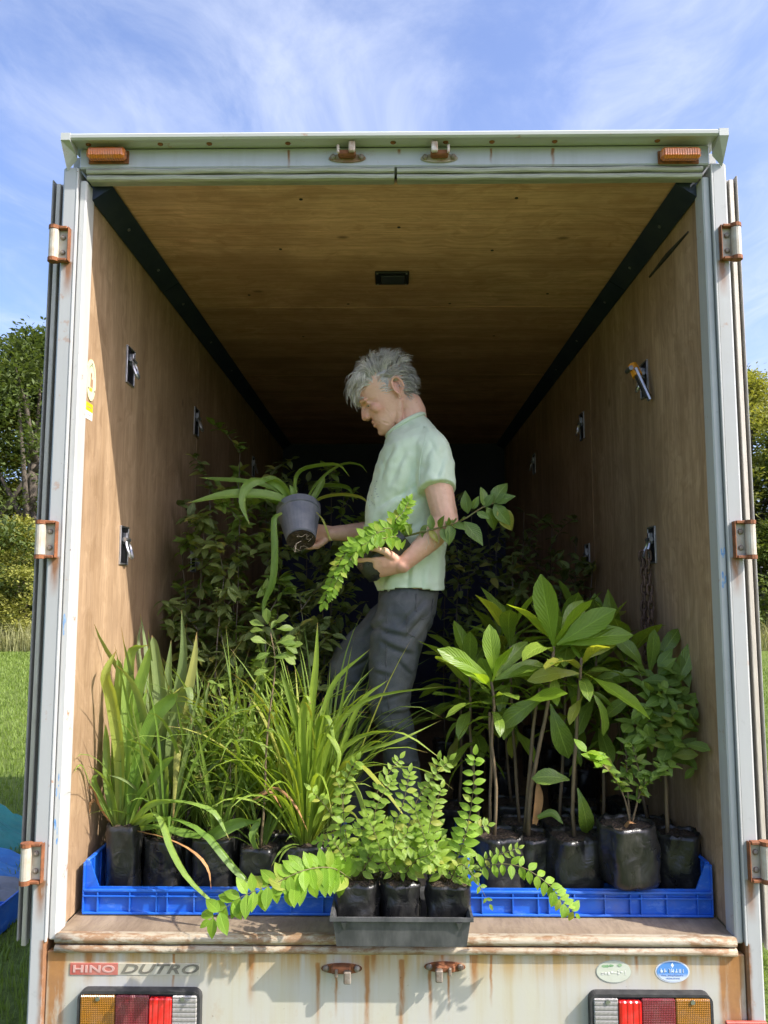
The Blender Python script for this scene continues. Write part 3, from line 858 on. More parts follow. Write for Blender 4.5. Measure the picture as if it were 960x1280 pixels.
# interior: ceiling light, wall plaque, warning sticker, tie-down rings
c = Vector((-0.005, 0.763, ZC))
mb = MB(); box(mb, (c.x - 0.068, c.y - 0.062, ZC - 0.010), (c.x + 0.068, c.y + 0.062, ZC - 0.0005), 0.003)
cl = mb.build('ceiling_light', M['black'], truck)
mb = MB(); box(mb, (c.x - 0.045, c.y - 0.038, ZC - 0.014), (c.x + 0.052, c.y + 0.045, ZC - 0.0102), 0.002); mb.build('light_lens', simple('unlit_lamp_lens', (0.05, 0.055, 0.07), None, rough=0.2), cl)
for s in (-1, 1):
    for t in (-1, 1):
        mb = MB(); disc(mb, (c.x + s*0.058, c.y + t*0.053, ZC - 0.0102), (0, 0, -1), 0.005, th=0.002, n=8, up=(0, 1, 0)); mb.build('screw', M['zinc'], cl)
XL = -HW
p = Vector((XL, 0.093, 2.514))
mb = MB(); disc(mb, (XL - 0.001, p.y, p.z), (1, 0, 0), 0.037, 0.066, 36, th=0.004)
pl = mb.build('round_plaque', simple('cream_plaque', (0.72, 0.66, 0.40), (0.78, 0.73, 0.50), 20, 0.4), truck)
mb = MB()
for k in range(14):   # arc of worn print
    a = R(20 + 8.5 * k)
    disc(mb, (XL + 0.0032, p.y + 0.026*math.cos(a), p.z + 0.047*math.sin(a)), (1, 0, 0), 0.0022, 0.003, 6, th=0.0004)
mb.build('lettering', simple('green_print', (0.24, 0.32, 0.20), None), pl)
mb = MB()
box(mb, (XL + 0.003, p.y - 0.008, p.z - 0.022), (XL + 0.0036, p.y - 0.001, p.z + 0.008)); box(mb, (XL + 0.003, p.y + 0.002, p.z - 0.024), (XL + 0.0036, p.y + 0.010, p.z + 0.004)); disc(mb, (XL + 0.003, p.y - 0.002, p.z + 0.016), (1, 0, 0), 0.005, 0.008, 8, th=0.0006)
mb.build('pictogram', simple('brown_print', (0.30, 0.15, 0.09), None), pl)
mb = MB(); box(mb, (XL + 0.003, p.y - 0.015, p.z - 0.036), (XL + 0.0036, p.y + 0.006, p.z - 0.026)); mb.build('yellow_strip', simple('yellow_print', (0.62, 0.50, 0.03), None), pl)
for dy, dz in ((0.0, 0.052), (-0.024, -0.030), (0.026, -0.030)):
    mb = MB(); disc(mb, (XL + 0.003, p.y + dy, p.z + dz), (1, 0, 0), 0.003, th=0.0015, n=8); mb.build('screw', M['bolt'], pl)
p = Vector((XL, 0.089, 2.414))
mb = MB(); box(mb, (XL - 0.001, p.y - 0.027, p.z - 0.026), (XL + 0.001, p.y + 0.027, p.z - 0.0005))
ws = mb.build('warning_sticker', simple('white_sticker', (0.72, 0.72, 0.68), None), truck)
mb = MB(); box(mb, (XL - 0.001, p.y - 0.027, p.z), (XL + 0.0012, p.y + 0.027, p.z + 0.026)); mb.build('yellow_half', simple('yellow_sticker', (0.72, 0.52, 0.01), None), ws)
mb = MB()
for k in range(6):
    box(mb, (XL + 0.001, p.y - 0.018 + 0.006*k, p.z - 0.014), (XL + 0.0014, p.y - 0.015 + 0.006*k, p.z - 0.010))
    box(mb, (XL + 0.0012, p.y - 0.018 + 0.006*k, p.z + 0.010), (XL + 0.0016, p.y - 0.015 + 0.006*k, p.z + 0.015))
mb.build('lettering', simple('dark_print', (0.2, 0.18, 0.14), None), ws)
tie_pts = [(-1, 0.445, 2.662), (-1, 1.397, 2.668), (-1, 0.441, 2.016), (-1, 1.40, 2.016), (-1, 2.93, 2.70),
           (1, 0.607, 2.651), (1, 1.588, 2.683), (1, 2.936, 2.715), (1, 0.584, 2.025), (1, 1.546, 2.022)]
for sx, y, z in tie_pts:
    mb = MB()
    X = sx * HW; xs = sorted((X + sx*0.002, X - sx*0.0025))
    hw, hh = 0.036, 0.062
    box(mb, (xs[0], y - hw, z - hh), (xs[1], y + hw, z + hh), 0.001)
    tp = mb.build('tie_down', M['black'], truck)
    mb = MB()
    xs = sorted((X + sx*0.001, X - sx*0.006))
    box(mb, (xs[0], y - hw - 0.006, z - hh), (xs[1], y - hw, z + hh), 0.001); box(mb, (xs[0], y + hw, z - hh), (xs[1], y + hw + 0.006, z + hh), 0.001)
    box(mb, (xs[0], y - hw - 0.006, z + hh), (xs[1], y + hw + 0.006, z + hh + 0.006), 0.001); box(mb, (xs[0], y - hw - 0.006, z - hh - 0.006), (xs[1], y + hw + 0.006, z - hh), 0.001)
    mb.build('tie_down_frame', M['zinc'], tp)
    mb = MB()
    ring = [(X - sx*(0.012 + 0.010*(1-math.sin(k*0.1*math.pi))), y + 0.018*math.cos(k*2*math.pi/20), z - 0.014 + 0.030*math.sin(k*2*math.pi/20)) for k in range(21)]
    tube(mb, ring, 0.0055, 6)
    tube(mb, [(X - sx*0.012, y - 0.026, z + 0.020), (X - sx*0.012, y + 0.026, z + 0.020)], 0.008, 8)
    box(mb, (min(X, X - sx*0.016), y - 0.008, z + 0.004), (max(X, X - sx*0.016), y + 0.008, z + 0.045), 0.002)
    mb.build('tie_down_ring', M['zinc'], tp)
# black scuff marks and screws on the walls
mb = MB(); tube(mb, [onx(812, 346, HW - 0.002), onx(835, 318, HW - 0.003), onx(860, 290, HW - 0.002)], [0.004, 0.009, 0.003], 6); mb.build('tar_smear', M['rubber'], truck)
# chassis rails and wheels under the body
mb = MB()
for s in (-1, 1): box(mb, (s*0.38 - 0.04, 0.1, 0.56), (s*0.38 + 0.04, LEN + 1.6, 0.70), 0.004)
for y in (0.2, 1.2, 2.2, 3.2, 4.2): box(mb, (-0.95, y, 0.705), (0.95, y + 0.07, 0.795))
mb.build('chassis', M['rubber'], truck)
for s in (-1, 1):
    for y in (1.25, 5.0):
        mb = MB(); tube(mb, [(s*0.66, y, 0.37), (s*0.70, y, 0.37), (s*0.86, y, 0.37), (s*0.90, y, 0.37)], [0.33, 0.37, 0.37, 0.33], 28)
        wh = mb.build('wheel', M['rubber'], truck)
        mb = MB(); tube(mb, [(s*0.8, y, 0.37), (s*0.905, y, 0.37)], [0.20, 0.19], 20); mb.build('rim', M['paint'], wh)
mb = MB(); box(mb, (-0.95, LEN + 0.25, 0.55), (0.95, LEN + 1.75, 2.35), 0.08); mb.build('cab', M['paint'], truck)

# chain and ratchet hanging on the right wall
def chain_link(mb, c, ax, s, L, r):
    ax = Vector(ax).normalized(); s = Vector(s).normalized(); n = 14; pts = []
    for k in range(n + 1):
        a = 2*math.pi*k/n
        pts.append(Vector(c) + ax*(L*0.5*math.sin(a) + (0.2*L if math.sin(a) > 0.3 else -0.2*L if math.sin(a) < -0.3 else 0)) + s*(L*0.36*math.cos(a)))
    tube(mb, pts, r, 5, caps=False)
ch = thing('chain', 'rusty steel chain hanging in strands from the right wall ring', 'chain', (HW - 0.03, 0.585, 1.98))
for strand, (dy, dx) in enumerate(((-0.028, 0.02), (0.0, 0.034), (0.026, 0.022))):
    z = 1.985
    for k in range(13):
        mb = MB()
        s = Vector((0, 1, 0)) if k % 2 else Vector((1, 0.35, 0))
        wv = 0.010 * math.sin(k * 0.8 + strand * 2)
        chain_link(mb, (HW - dx - 0.004, 0.59 + dy + wv, z), (0, 0.12*math.sin(k + strand), -1), s, 0.030, 0.0042)
        z -= 0.0305
        mb.build('link', M['rustchain'] if 'rustchain' in M else M.setdefault('rustchain', simple('rusty_chain', (0.20, 0.125, 0.085), (0.11, 0.07, 0.05), 60, 0.7, 0.3)), ch, smooth=True)
rt = thing('ratchet_strap', 'ratchet buckle with an orange tip wedged in the right wall ring', 'ratchet', (HW - 0.03, 0.60, 2.60))
p0, p1 = onx(793, 462, HW - 0.055), onx(812, 500, HW - 0.018)
mb = MB()
for off in (-0.016, 0.016):
    tube(mb, [p0 + Vector((0, off, 0)), p1 + Vector((0, off*0.4, 0))], [0.008, 0.006], 6)
mb.build('buckle_frame', M['zinc'], rt)
mb = MB(); tube(mb, [p0.lerp(p1, 0.1), p0.lerp(p1, 0.9)], 0.012, 6); mb.build('webbing', M['rubber'], rt)
mb = MB(); d = (p0 - p1).normalized(); tube(mb, [p0 - d*0.03, p0 + d*0.022], [0.020, 0.017], 8); mb.build('orange_tip', simple('orange_plastic', (0.75, 0.30, 0.02), None, rough=0.4), rt)
mb = MB(); tube(mb, [p0 + Vector((-0.02, -0.026, 0)), p0 + Vector((-0.02, 0.026, 0))], 0.009, 8); mb.build('spindle', M['zinc'], rt)
# ------------------------------------------------------------------ crates and tray
def crate(x0, x1, y0, y1, label):
    t = thing('plastic_crate', label, 'crate', ((x0+x1)/2, (y0+y1)/2, ZF + 0.001), 'blue plant crates')
    z0 = ZF + 0.001; zl = z0 + 0.078; zh = z0 + 0.150; zr = z0 + 0.165
    mb = MB(); box(mb, (x0 + 0.006, y0 + 0.006, z0), (x1 - 0.006, y1 - 0.006, z0 + 0.006)); mb.build('base', M['blue'], t)
    # front and back walls: low, with raised shoulders at the ends
    for yy, s in ((y0, 1), (y1, -1)):
        mb = MB()
        ya, yb = sorted((yy, yy + s*0.005))
        sh = 0.045
        prof = [(x0, z0), (x1, z0), (x1, zh), (x1 - sh*0.35, zh), (x1 - sh, zl), (x0 + sh, zl), (x0 + sh*0.35, zh), (x0, zh)]
        n = len(prof)
        vs = [(x, ya, z) for x, z in prof] + [(x, yb, z) for x, z in prof]
        quads = [(0, 1, 4, 5), (1, 2, 3, 4), (0, 5, 6, 7)]
        fs = [q for q in quads] + [tuple(i + n for i in q)[::-1] for q in quads] + [(k, n+k, n+(k+1) % n, (k+1) % n) for k in range(n)]
        mb.add(vs, fs)
        yo, yi = sorted((yy - s*0.011, yy - s*0.0003))
        box(mb, (x0, yo, zl - 0.012), (x1, yi, zl - 0.004), 0.002)      # rim flange
        box(mb, (x0, yo, zl - 0.026), (x1, yi, zl - 0.022), 0.001)
        box(mb, (x0, yo, z0 + 0.002), (x1, yi, z0 + 0.009), 0.002)
        w = mb.build('crate_wall', M['blue'], t)
        m = 7
        for k in range(m + 1):
            xx = x0 + 0.045 + (x1 - x0 - 0.09) * k / m
            for dx in ((-0.016, 0.016) if k in (2, 5) else (0,)):
                mb = MB(); box(mb, (xx + dx - 0.002, yo + 0.001, z0 + 0.0095), (xx + dx + 0.002, yi, zl - 0.0125), 0.0005); mb.build('rib', M['blue'], w)
        for xx in (x0, x1 - 0.004):
            mb = MB(); box(mb, (xx, yo, z0 + 0.009), (xx + 0.004, yi, zh), 0.0005); mb.build('rib', M['blue'], w)
    for xx, s in ((x0, 1), (x1, -1)):
        mb = MB()
        xa, xb = sorted((xx + s*0.0003, xx + s*0.005))
        box(mb, (xa, y0 + 0.006, z0), (xb, y1 - 0.006, zh - 0.004))
        xo, xi = sorted((xx, xx + s*0.012))
        box(mb, (xo, y0 + 0.006, zh - 0.003), (xi, y1 - 0.006, zh + 0.004), 0.002)
        w = mb.build('crate_wall', M['blue'], t)
        for k in range(6):
            yy = y0 + 0.05 + (y1 - y0 - 0.1)*k/5
            mb = MB(); box(mb, (min(xx + s*0.0055, xx + s*0.010), yy - 0.002, z0 + 0.006), (max(xx + s*0.0055, xx + s*0.010), yy + 0.002, zh - 0.004)); mb.build('rib', M['blue'], w)
    return t
CY0, CY1 = 0.13, 0.55
crate(-0.925, -0.165, CY0, CY1, 'blue plastic crate of long leaved plants by the left wall')
crate(0.215, 0.938, CY0, CY1, 'blue plastic crate of broad leaved plants by the right wall')

tr = thing('plant_tray', 'black plastic tray of three ferny plants on the truck sill', 'tray', (0.02, 0.03, ZF + 0.003))
tx0, tx1, ty0, ty1 = -0.168, 0.208, -0.105, 0.115
z0, z1 = ZF + 0.008, ZF + 0.088
mb = MB()
def ringrect(ins, z): return [(tx0 + ins, ty0 + ins, z), (tx1 - ins, ty0 + ins, z), (tx1 - ins, ty1 - ins, z), (tx0 + ins, ty1 - ins, z)]
L = [ringrect(0.014, z0), ringrect(0.004, z1 - 0.012), ringrect(-0.004, z1 - 0.010), ringrect(-0.004, z1), ringrect(0.003, z1), ringrect(0.008, z1 - 0.010), ringrect(0.017, z0 + 0.004)]
vs = [p for r in L for p in r]
fs = [(0, 3, 2, 1)] + [(i*4+k, i*4+(k+1) % 4, (i+1)*4+(k+1) % 4, (i+1)*4+k) for i in range(len(L)-1) for k in range(4)] + [(24, 25, 26, 27)]
mb.add(vs, fs); mb.build('tray_body', M['tray'], tr)
for x in (tx0 + 0.034, tx1 - 0.034):
    mb = MB(); vs = [(x - 0.008, ty0 - 0.003, z1 - 0.0125), (x + 0.008, ty0 - 0.003, z1 - 0.0125), (x, ty0 + 0.004, z1 - 0.036), (x - 0.008, ty0 + 0.006, z1 - 0.0125), (x + 0.008, ty0 + 0.006, z1 - 0.0125)]
    mb.add(vs, [(0, 2, 1), (0, 3, 2), (1, 2, 4), (0, 1, 4, 3)]); mb.build('gusset', M['tray'], tr)

# ------------------------------------------------------------------ plant builders
def basis(d, n):
    y = Vector(d).normalized(); n = Vector(n)
    z = n - y * n.dot(y)
    if z.length < 1e-4: z = y.orthogonal()
    z.normalize(); x = y.cross(z)
    return x, y, z
def orient(pos, d, n, sx, sy=None, sz=None):
    sy = sx if sy is None else sy; sz = sx if sz is None else sz
    x, y, z = basis(d, n)
    return Matrix(((x.x*sx, y.x*sy, z.x*sz, pos[0]), (x.y*sx, y.y*sy, z.y*sz, pos[1]), (x.z*sx, y.z*sy, z.z*sz, pos[2]), (0, 0, 0, 1)))
def leaf_mesh(name, mat_, w=0.36, curl=0.35, fold=0.25, wave=0.02, seed=0, shape='broad', nl=7, nw=4, petiole=0.08):
    """unit-length leaf along +Y, facing +Z"""
    r = random.Random(seed); mb = MB(); vs = []; uv = []
    ph = r.uniform(0, 6); ph2 = r.uniform(0, 6); side = r.uniform(-0.08, 0.08)
    for i in range(nl + 1):
        t = i / nl
        if shape == 'broad': wd = (math.sin(math.pi * min(1, t ** 1.25)) ** 0.75) * (0.55 + 0.45 * t)
        elif shape == 'round': wd = math.sqrt(max(0, 1 - (2*t - 1) ** 2)) ** 0.9
        else: wd = math.sin(math.pi * t ** 0.8) ** 0.9
        wd = wd * w * 0.5
        if t < petiole: wd = min(wd, 0.018)
        if i == 0: wd = 0.012
        if i == nl: wd = 0.004
        a = curl * t
        cy = math.sin(a) / max(curl, 1e-3) if curl > 1e-3 else t
        cz = -(1 - math.cos(a)) / max(curl, 1e-3) if curl > 1e-3 else 0
        cx = side * t * t
        for k in range(nw + 1):
            s = 2 * k / nw - 1
            wz = wave * math.sin(t * 9 + ph + s * 2) * abs(s) + 0.5 * wave * math.sin(t * 17 + ph2) * s
            vs.append((cx + s * wd, cy, cz + abs(s) * wd * fold + (wz if wd > 0.03 else 0)))
            uv.append(((s + 1) / 2, t))
    fs = [(i*(nw+1)+k, i*(nw+1)+k+1, (i+1)*(nw+1)+k+1, (i+1)*(nw+1)+k) for i in range(nl) for k in range(nw)]
    mb.add(vs, fs, uv)
    return mb.mesh(name, mat_)
def family(name, mats, n=4, **k):
    out = []
    for j, m_ in enumerate(mats):
        for i in range(n):
            kk = dict(k); kk['curl'] = k.get('curl', 0.4) * (0.5 + 0.35 * i)
            out.append(leaf_mesh(name, M[m_], seed=100*j + i, **kk))
    return out
LF = {
    'broad': family('broad_leaf', ['lf_broad'], 5, w=0.36, curl=0.7, fold=0.22, wave=0.022),
    'new': family('new_leaf', ['lf_new'], 3, w=0.37, curl=0.5, fold=0.25, wave=0.02),
    'mid': family('small_leaf', ['lf_mid'], 3, w=0.46, curl=0.6, fold=0.2, wave=0.02, shape='oval', nl=5),
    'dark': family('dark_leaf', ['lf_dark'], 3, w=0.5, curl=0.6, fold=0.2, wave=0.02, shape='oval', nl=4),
    'round': family('round_leaf', ['lf_round'], 3, w=0.62, curl=0.4, fold=0.18, wave=0.02, shape='broad', nl=5),
    'leaflet': family('leaflet', ['lf_fern'], 3, w=0.50, curl=0.5, fold=0.15, wave=0.012, shape='oval', nl=5, nw=2, petiole=0.0),
    'lime': family('leaflet', ['lf_lime'], 3, w=0.54, curl=0.5, fold=0.15, wave=0.012, shape='oval', nl=5, nw=2, petiole=0.0),
    'vine': family('vine_leaf', ['lf_held'], 3, w=0.44, curl=0.8, fold=0.3, wave=0.03, shape='oval', nl=6),
}
def strap(parent, pts, w, twist=0.0, matname='lf_strap', fold=0.48, n=12, name='leaf', tip=0.55, base=0.55, ref=None, nw=2, mats=None):
    """a strap leaf along a spline; twist turns its face about its own axis"""
    P = spline(pts, n); mb = MB(); vs = []; uv = []
    ref = Vector(ref) if ref is not None else None
    for i in range(n):
        t = i / (n - 1)
        T = (P[min(i+1, n-1)] - P[max(i-1, 0)]).normalized()
        if ref is None:
            h = Vector((P[-1].x - P[0].x, P[-1].y - P[0].y, 0))
            side = Vector((0, 0, 1)).cross(h) if h.length > 0.02 else Vector((1, 0, 0))
        else: side = ref
        side = side - T * side.dot(T)
        if side.length < 1e-4: side = T.orthogonal()
        side.normalize()
        nn = side.cross(T)
        a = twist * (0.4 + 0.6 * t)
        s = side * math.cos(a) + nn * math.sin(a)
        nn = s.cross(T)
        wd = w * 0.5 * min(1.0, base + (1 - base) * (t / 0.35) if t < 0.35 else 1.0)
        if t > tip: wd *= max(0.03, 1 - ((t - tip) / (1 - tip)) ** 1.8)
        for k in range(nw + 1):
            q = 2 * k / nw - 1
            vs.append(P[i] + s * (q * wd) + nn * (abs(q) * wd * fold * (1.6 - t)))
            uv.append(((q + 1) / 2, t))
    fs = [(i*(nw+1)+k, i*(nw+1)+k+1, (i+1)*(nw+1)+k+1, (i+1)*(nw+1)+k) for i in range(n-1) for k in range(nw)]
    mb.add(vs, fs, uv)
    return mb.build(name, M[matname], parent, smooth=True)
def pxs(*p): return [at(*q) for q in p]
def tuft(parent, c, n, ln, w, el=(55, 88), droop=(0.3, 1.2), az=(0, 360), matname='lf_grass', seed=0, spread=0.012, tw=0.9, nseg=10, fold=0.3, tip=0.5):
    r = random.Random(seed); c = Vector(c)
    for i in range(n):
        a = R(r.uniform(*az)); e = R(r.uniform(*el)); L = r.uniform(*ln); dr = r.uniform(*droop)
        p = c + Vector((math.cos(a), math.sin(a), 0)) * r.uniform(0, spread)
        pts = [p.copy()]; m = 7
        side = r.uniform(-0.25, 0.25)
        for k in range(m):
            t = k / m
            ee = e - dr * t * t * 1.7
            aa = a + side * t
            p = p + Vector((math.cos(aa)*math.cos(ee), math.sin(aa)*math.cos(ee), math.sin(ee))) * (L / m)
            p.x = max(-HW + 0.012, min(HW - 0.012, p.x))
            pts.append(p.copy())
        strap(parent, pts, r.uniform(*w), r.uniform(-tw, tw), matname, fold, nseg, tip=tip)

def bag(parent, c, r, h, lean=(0, 0), seed=0, soil=True, name='bag', square=0.92, matname='bag'):
    """black planter bag standing at c (base centre): crinkled, slightly squared, with an open folded rim"""
    rnd = random.Random(seed); mb = MB(); c = Vector(c); n = 44; m = 13
    off = Vector((rnd.uniform(0, 50), rnd.uniform(0, 50), 0))
    rot = rnd.uniform(-0.3, 0.3)
    def P(an, t, rr):
        q = (abs(math.cos(an))**4 + abs(math.sin(an))**4) ** -0.25
        R_ = rr * (1 - square + square * q) * 0.94
        s_ = math.cos(an) ** 2; R_ *= 1 + 0.07 * max(0.0, (s_ - 0.955) / 0.045)      # welded side seams
        d = mnoise.noise(Vector((math.cos(an)*1.6, math.sin(an)*1.6, t*2.4)) + off) * 0.17 + mnoise.noise(Vector((math.cos(an)*3.4, math.sin(an)*3.4, t*3)) + off) * 0.07 + (abs(mnoise.noise(Vector((an*1.5, t*3.5, 0)) + off)) - .2) * 0.09
        R_ *= 1 + d * (0.4 + 0.6 * t)
        return c + Vector((R_*math.cos(an + rot) + lean[0]*t*h, R_*math.sin(an + rot) + lean[1]*t*h, t*h))
    vs = []
    for i in range(m + 1):
        t = i / m
        k = 0.90 if i == 0 else (0.99 + 0.02 * math.sin(t * 3))
        for j in range(n): 
            p = P(2*math.pi*j/n, t, r * k)
            if i == m: p.z += 0.016 * mnoise.noise(Vector((j * 0.45, seed, 0)))
            vs.append(p)
    for rr, t in ((0.93, 0.99), (0.90, 0.90)):
        for j in range(n): vs.append(P(2*math.pi*j/n, t, r * rr))
    fs = [(i*n+j, i*n+(j+1) % n, (i+1)*n+(j+1) % n, (i+1)*n+j) for i in range(m+2) for j in range(n)]
    fs.append(tuple(range(n))[::-1])
    mb.add(vs, fs)
    b = mb.build(name, M[matname], parent, smooth=True)
    if soil:
        mb = MB(); vs = [c + Vector((lean[0]*h*0.93, lean[1]*h*0.93, h*0.95))]
        for ring, q in ((0.45, 0.012), (0.92, 0.0)):
            for j in range(n):
                p = P(2*math.pi*j/n, 0.93, r*ring); p.z += q + 0.007*mnoise.noise(p * 60); vs.append(p)
        fs = [(0, 1+j, 1+(j+1) % n) for j in range(n)] + [(1+j, 1+n+j, 1+n+(j+1) % n, 1+(j+1) % n) for j in range(n)]
        mb.add(vs, fs); mb.build('soil', M['soil'], parent, smooth=True)
    return c + Vector((lean[0]*h*0.95, lean[1]*h*0.95, h*0.93))
def plant(name, label, px, ytop, ybot, wpx, Y, seed=0, lean=(0, 0), zbase=None, cat='potted plant', group=None):
    """empty plus bag from its outline in the photograph; returns thing and soil point"""
    a = at(px, ybot, Y - 0.05); tp = at(px, ytop, Y - 0.05)
    r = (at(px + wpx/2, ytop, Y).x - at(px - wpx/2, ytop, Y).x) / 2
    zb = ZF + 0.008 if zbase is None else zbase
    c = Vector((at(px, (ytop + ybot)/2, Y).x, Y, zb))
    t = thing(name, label, cat, c, group)
    s = bag(t, c, r, tp.z - zb, lean, seed)
    return t, s
def stem(parent, pts, r0, r1, matname='stem_brown', n=9, name='stem', seg=6):
    P = spline(pts, n)
    for i, p in enumerate(P[1:-1]): p += Vector((mnoise.noise(p * 9), mnoise.noise(p * 9 + Vector((5, 0, 0))), 0)) * 0.004
    mb = MB(); tube(mb, P, [r0 + (r1 - r0) * i / (n-1) for i in range(n)], seg)
    return mb.build(name, M[matname], parent, smooth=True), P
def leafy(parent, pos, d, nrm, s, fam, r, name='leaf', wide=1.0):
    return inst(name, r.choice(LF[fam]), parent, orient(pos, d, nrm, s * wide, s, s))
def rosette(parent, c, n, ln, fam='broad', el=(65, -15), seed=0, stemdrop=0.10, new=0, az0=None, lim=HW - 0.02):
    r = random.Random(seed); c = Vector(c); a0 = r.uniform(0, 6.28) if az0 is None else az0
    for i in range(n):
        t = i / max(1, n - 1)
        a = a0 + i * 2.399 + r.uniform(-0.3, 0.3)
        e = R(el[0] + (el[1] - el[0]) * t + r.uniform(-12, 12))
        s = r.uniform(*ln) * (0.75 + 0.35 * math.sin(math.pi * min(1, t + 0.25)))
        p = c - Vector((0, 0, stemdrop * t))
        d = Vector((math.cos(a)*math.cos(e), math.sin(a)*math.cos(e), math.sin(e)))
        tipx = p.x + d.x * s
        if abs(tipx) > lim: d.x *= -0.4
        nr = Vector((-math.cos(a)*math.sin(e), -math.sin(a)*math.sin(e), math.cos(e))) + Vector((r.uniform(-.3, .3), r.uniform(-.3, .3), 0))
        leafy(parent, p, d, nr, s, 'new' if i < new else fam, r)

# ---- left crate, front row
GL = 'plants in the left crate'
t, s = plant('strap_leaf_plant', 'wide strap leaved plant in shiny black bag at far left of left crate', 155, 1033, 1102, 42, 0.235, 1, lean=(0.0, 0.0), group=GL)
Yb = 0.235
for P_, w_, tw in (
    (((150, 1032, Yb), (150, 940, Yb-.01), (140, 870, Yb-.03), (133, 842, Yb-.05), (146, 812, Yb-.03)), 0.040, 0.3),
    (((154, 1032, Yb), (158, 950, Yb), (160, 880, Yb+.01), (165, 815, Yb+.02), (186, 806, Yb)), 0.038, 0.2),
    (((158, 1032, Yb), (164, 950, Yb+.02), (168, 880, Yb+.02), (182, 830, Yb), (187, 808, Yb-.02)), 0.038, -0.2),
    (((160, 1030, Yb), (172, 965, Yb-.03), (192, 900, Yb-.05), (214, 874, Yb-.06), (222, 866, Yb-.07)), 0.046, 0.3),
    (((148, 1032, Yb), (146, 960, Yb+.02), (148, 900, Yb+.03), (150, 840, Yb+.04), (146, 822, Yb+.04)), 0.034, 0.1),
    (((152, 1032, Yb), (156, 960, Yb+.03), (172, 900, Yb+.04), (184, 862, Yb+.05)), 0.034, -0.3),
    (((146, 1032, Yb), (136, 985, Yb-.01), (134, 930, Yb), (132, 905, Yb)), 0.026, 0.4),
    (((145, 1034, Yb), (128, 1000, Yb-.02), (118, 975, Yb-.03), (123, 968, Yb-.03)), 0.020, 0.2),
    (((160, 1032, Yb), (178, 990, Yb-.04), (205, 955, Yb-.08), (218, 945, Yb-.10)), 0.026, 0.5),
    (((162, 1034, Yb), (190, 1003, Yb-.07), (225, 1000, Yb-.10), (266, 1012, Yb-.12), (287, 1050, Yb-.13)), 0.026, 0.7),
    (((164, 1034, Yb), (200, 1020, Yb-.06), (250, 1034, Yb-.12), (290, 1080, Yb-.15), (316, 1110, Yb-.16), (322, 1132, Yb-.16)), 0.028, 1.0),
    (((160, 1036, Yb), (196, 1015, Yb-.08), (216, 1062, Yb-.15), (240, 1102, Yb-.19), (286, 1145, Yb-.21)), 0.024, 0.9),
    (((166, 1034, Yb), (200, 1030, Yb-.04), (260, 1042, Yb-.05), (300, 1028, Yb-.05), (326, 1026, Yb-.05)), 0.040, 0.7)):
    strap(t, pxs(*P_), w_, tw, 'lf_strap', ref=(1, 0.15, 0), n=14, nw=4)
strap(t, pxs((150, 1034, Yb), (158, 1010, Yb-.02), (176, 962, Yb-.01), (160, 880, Yb-.01), (143, 805, Yb-.03)), 0.014, 0.3, 'lf_grass', ref=(1, 0, 0))
for P_ in (((162, 1036, Yb), (205, 1046, Yb-.10), (240, 1062, Yb-.16), (260, 1085, Yb-.18), (264, 1112, Yb-.185)), ((144, 1034, Yb), (128, 1012, Yb-.03), (116, 985, Yb-.03), (100, 990, Yb-.02)), ((146, 1036, Yb), (118, 1000, Yb-.02), (108, 1030, Yb-.02), (105, 1052, Yb-.02))):
    strap(t, pxs(*P_), 0.011, 1.0, 'dry', ref=(1, 0, 0))
tuft(t, s, 14, (0.12, 0.30), (0.008, 0.018), (50, 88), (0.1, 0.9), matname='lf_strap', seed=3, spread=0.03)

tuft(t, s, 9, (0.30, 0.60), (0.006, 0.013), (60, 89), (0.1, 1.5), matname='lf_strap', seed=301, spread=0.035, tw=1.4)
t, s = plant('strap_leaf_plant', 'tall upright bluish strap leaved plant second from the left wall', 206, 1050, 1105, 46, 0.275, 2, group=GL)
Yb = 0.32
for P_, w_, tw in (
    (((206, 1045, Yb), (204, 950, Yb), (202, 880, Yb+.02), (194, 812, Yb+.02), (190, 794, Yb+.02)), 0.040, 0.1),
    (((210, 1045, Yb), (214, 950, Yb+.02), (222, 880, Yb+.03), (230, 820, Yb+.03), (227, 762, Yb+.03)), 0.036, 0.2),
    (((214, 1045, Yb), (222, 950, Yb), (232, 880, Yb+.01), (242, 830, Yb+.02), (246, 790, Yb+.03)), 0.032, -0.2),
    (((204, 1045, Yb), (212, 960, Yb-.02), (220, 895, Yb-.02), (236, 858, Yb-.05), (239, 905, Yb-.09)), 0.036, 0.2),
    (((202, 1045, Yb), (196, 960, Yb+.03), (200, 900, Yb+.04), (188, 850, Yb+.06)), 0.034, 0.2),
    (((214, 1045, Yb), (224, 980, Yb-.02), (228, 930, Yb-.04), (222, 940, Yb-.08), (216, 1030, Yb-.12)), 0.030, 0.1),
    (((216, 1045, Yb), (238, 960, Yb+.03), (252, 900, Yb+.06), (262, 850, Yb+.08)), 0.028, 0.3),
    (((206, 1045, Yb), (214, 940, Yb+.05), (210, 860, Yb+.08), (214, 800, Yb+.1)), 0.034, 0.0)):
    strap(t, pxs(*P_), w_, tw, 'lf_grey', ref=(1, 0.1, 0), n=14, nw=4)
tuft(t, s, 14, (0.30, 0.55), (0.012, 0.026), (66, 88), (0.05, 0.8), matname='lf_grey', seed=5, spread=0.03)
tuft(t, s, 14, (0.30, 0.64), (0.006, 0.013), (58, 89), (0.1, 1.5), matname='lf_strap', seed=302, spread=0.04, tw=1.4)
tuft(t, s, 16, (0.15, 0.32), (0.008, 0.016), (40, 85), (0.3, 1.4), matname='lf_strap', seed=6, spread=0.03)

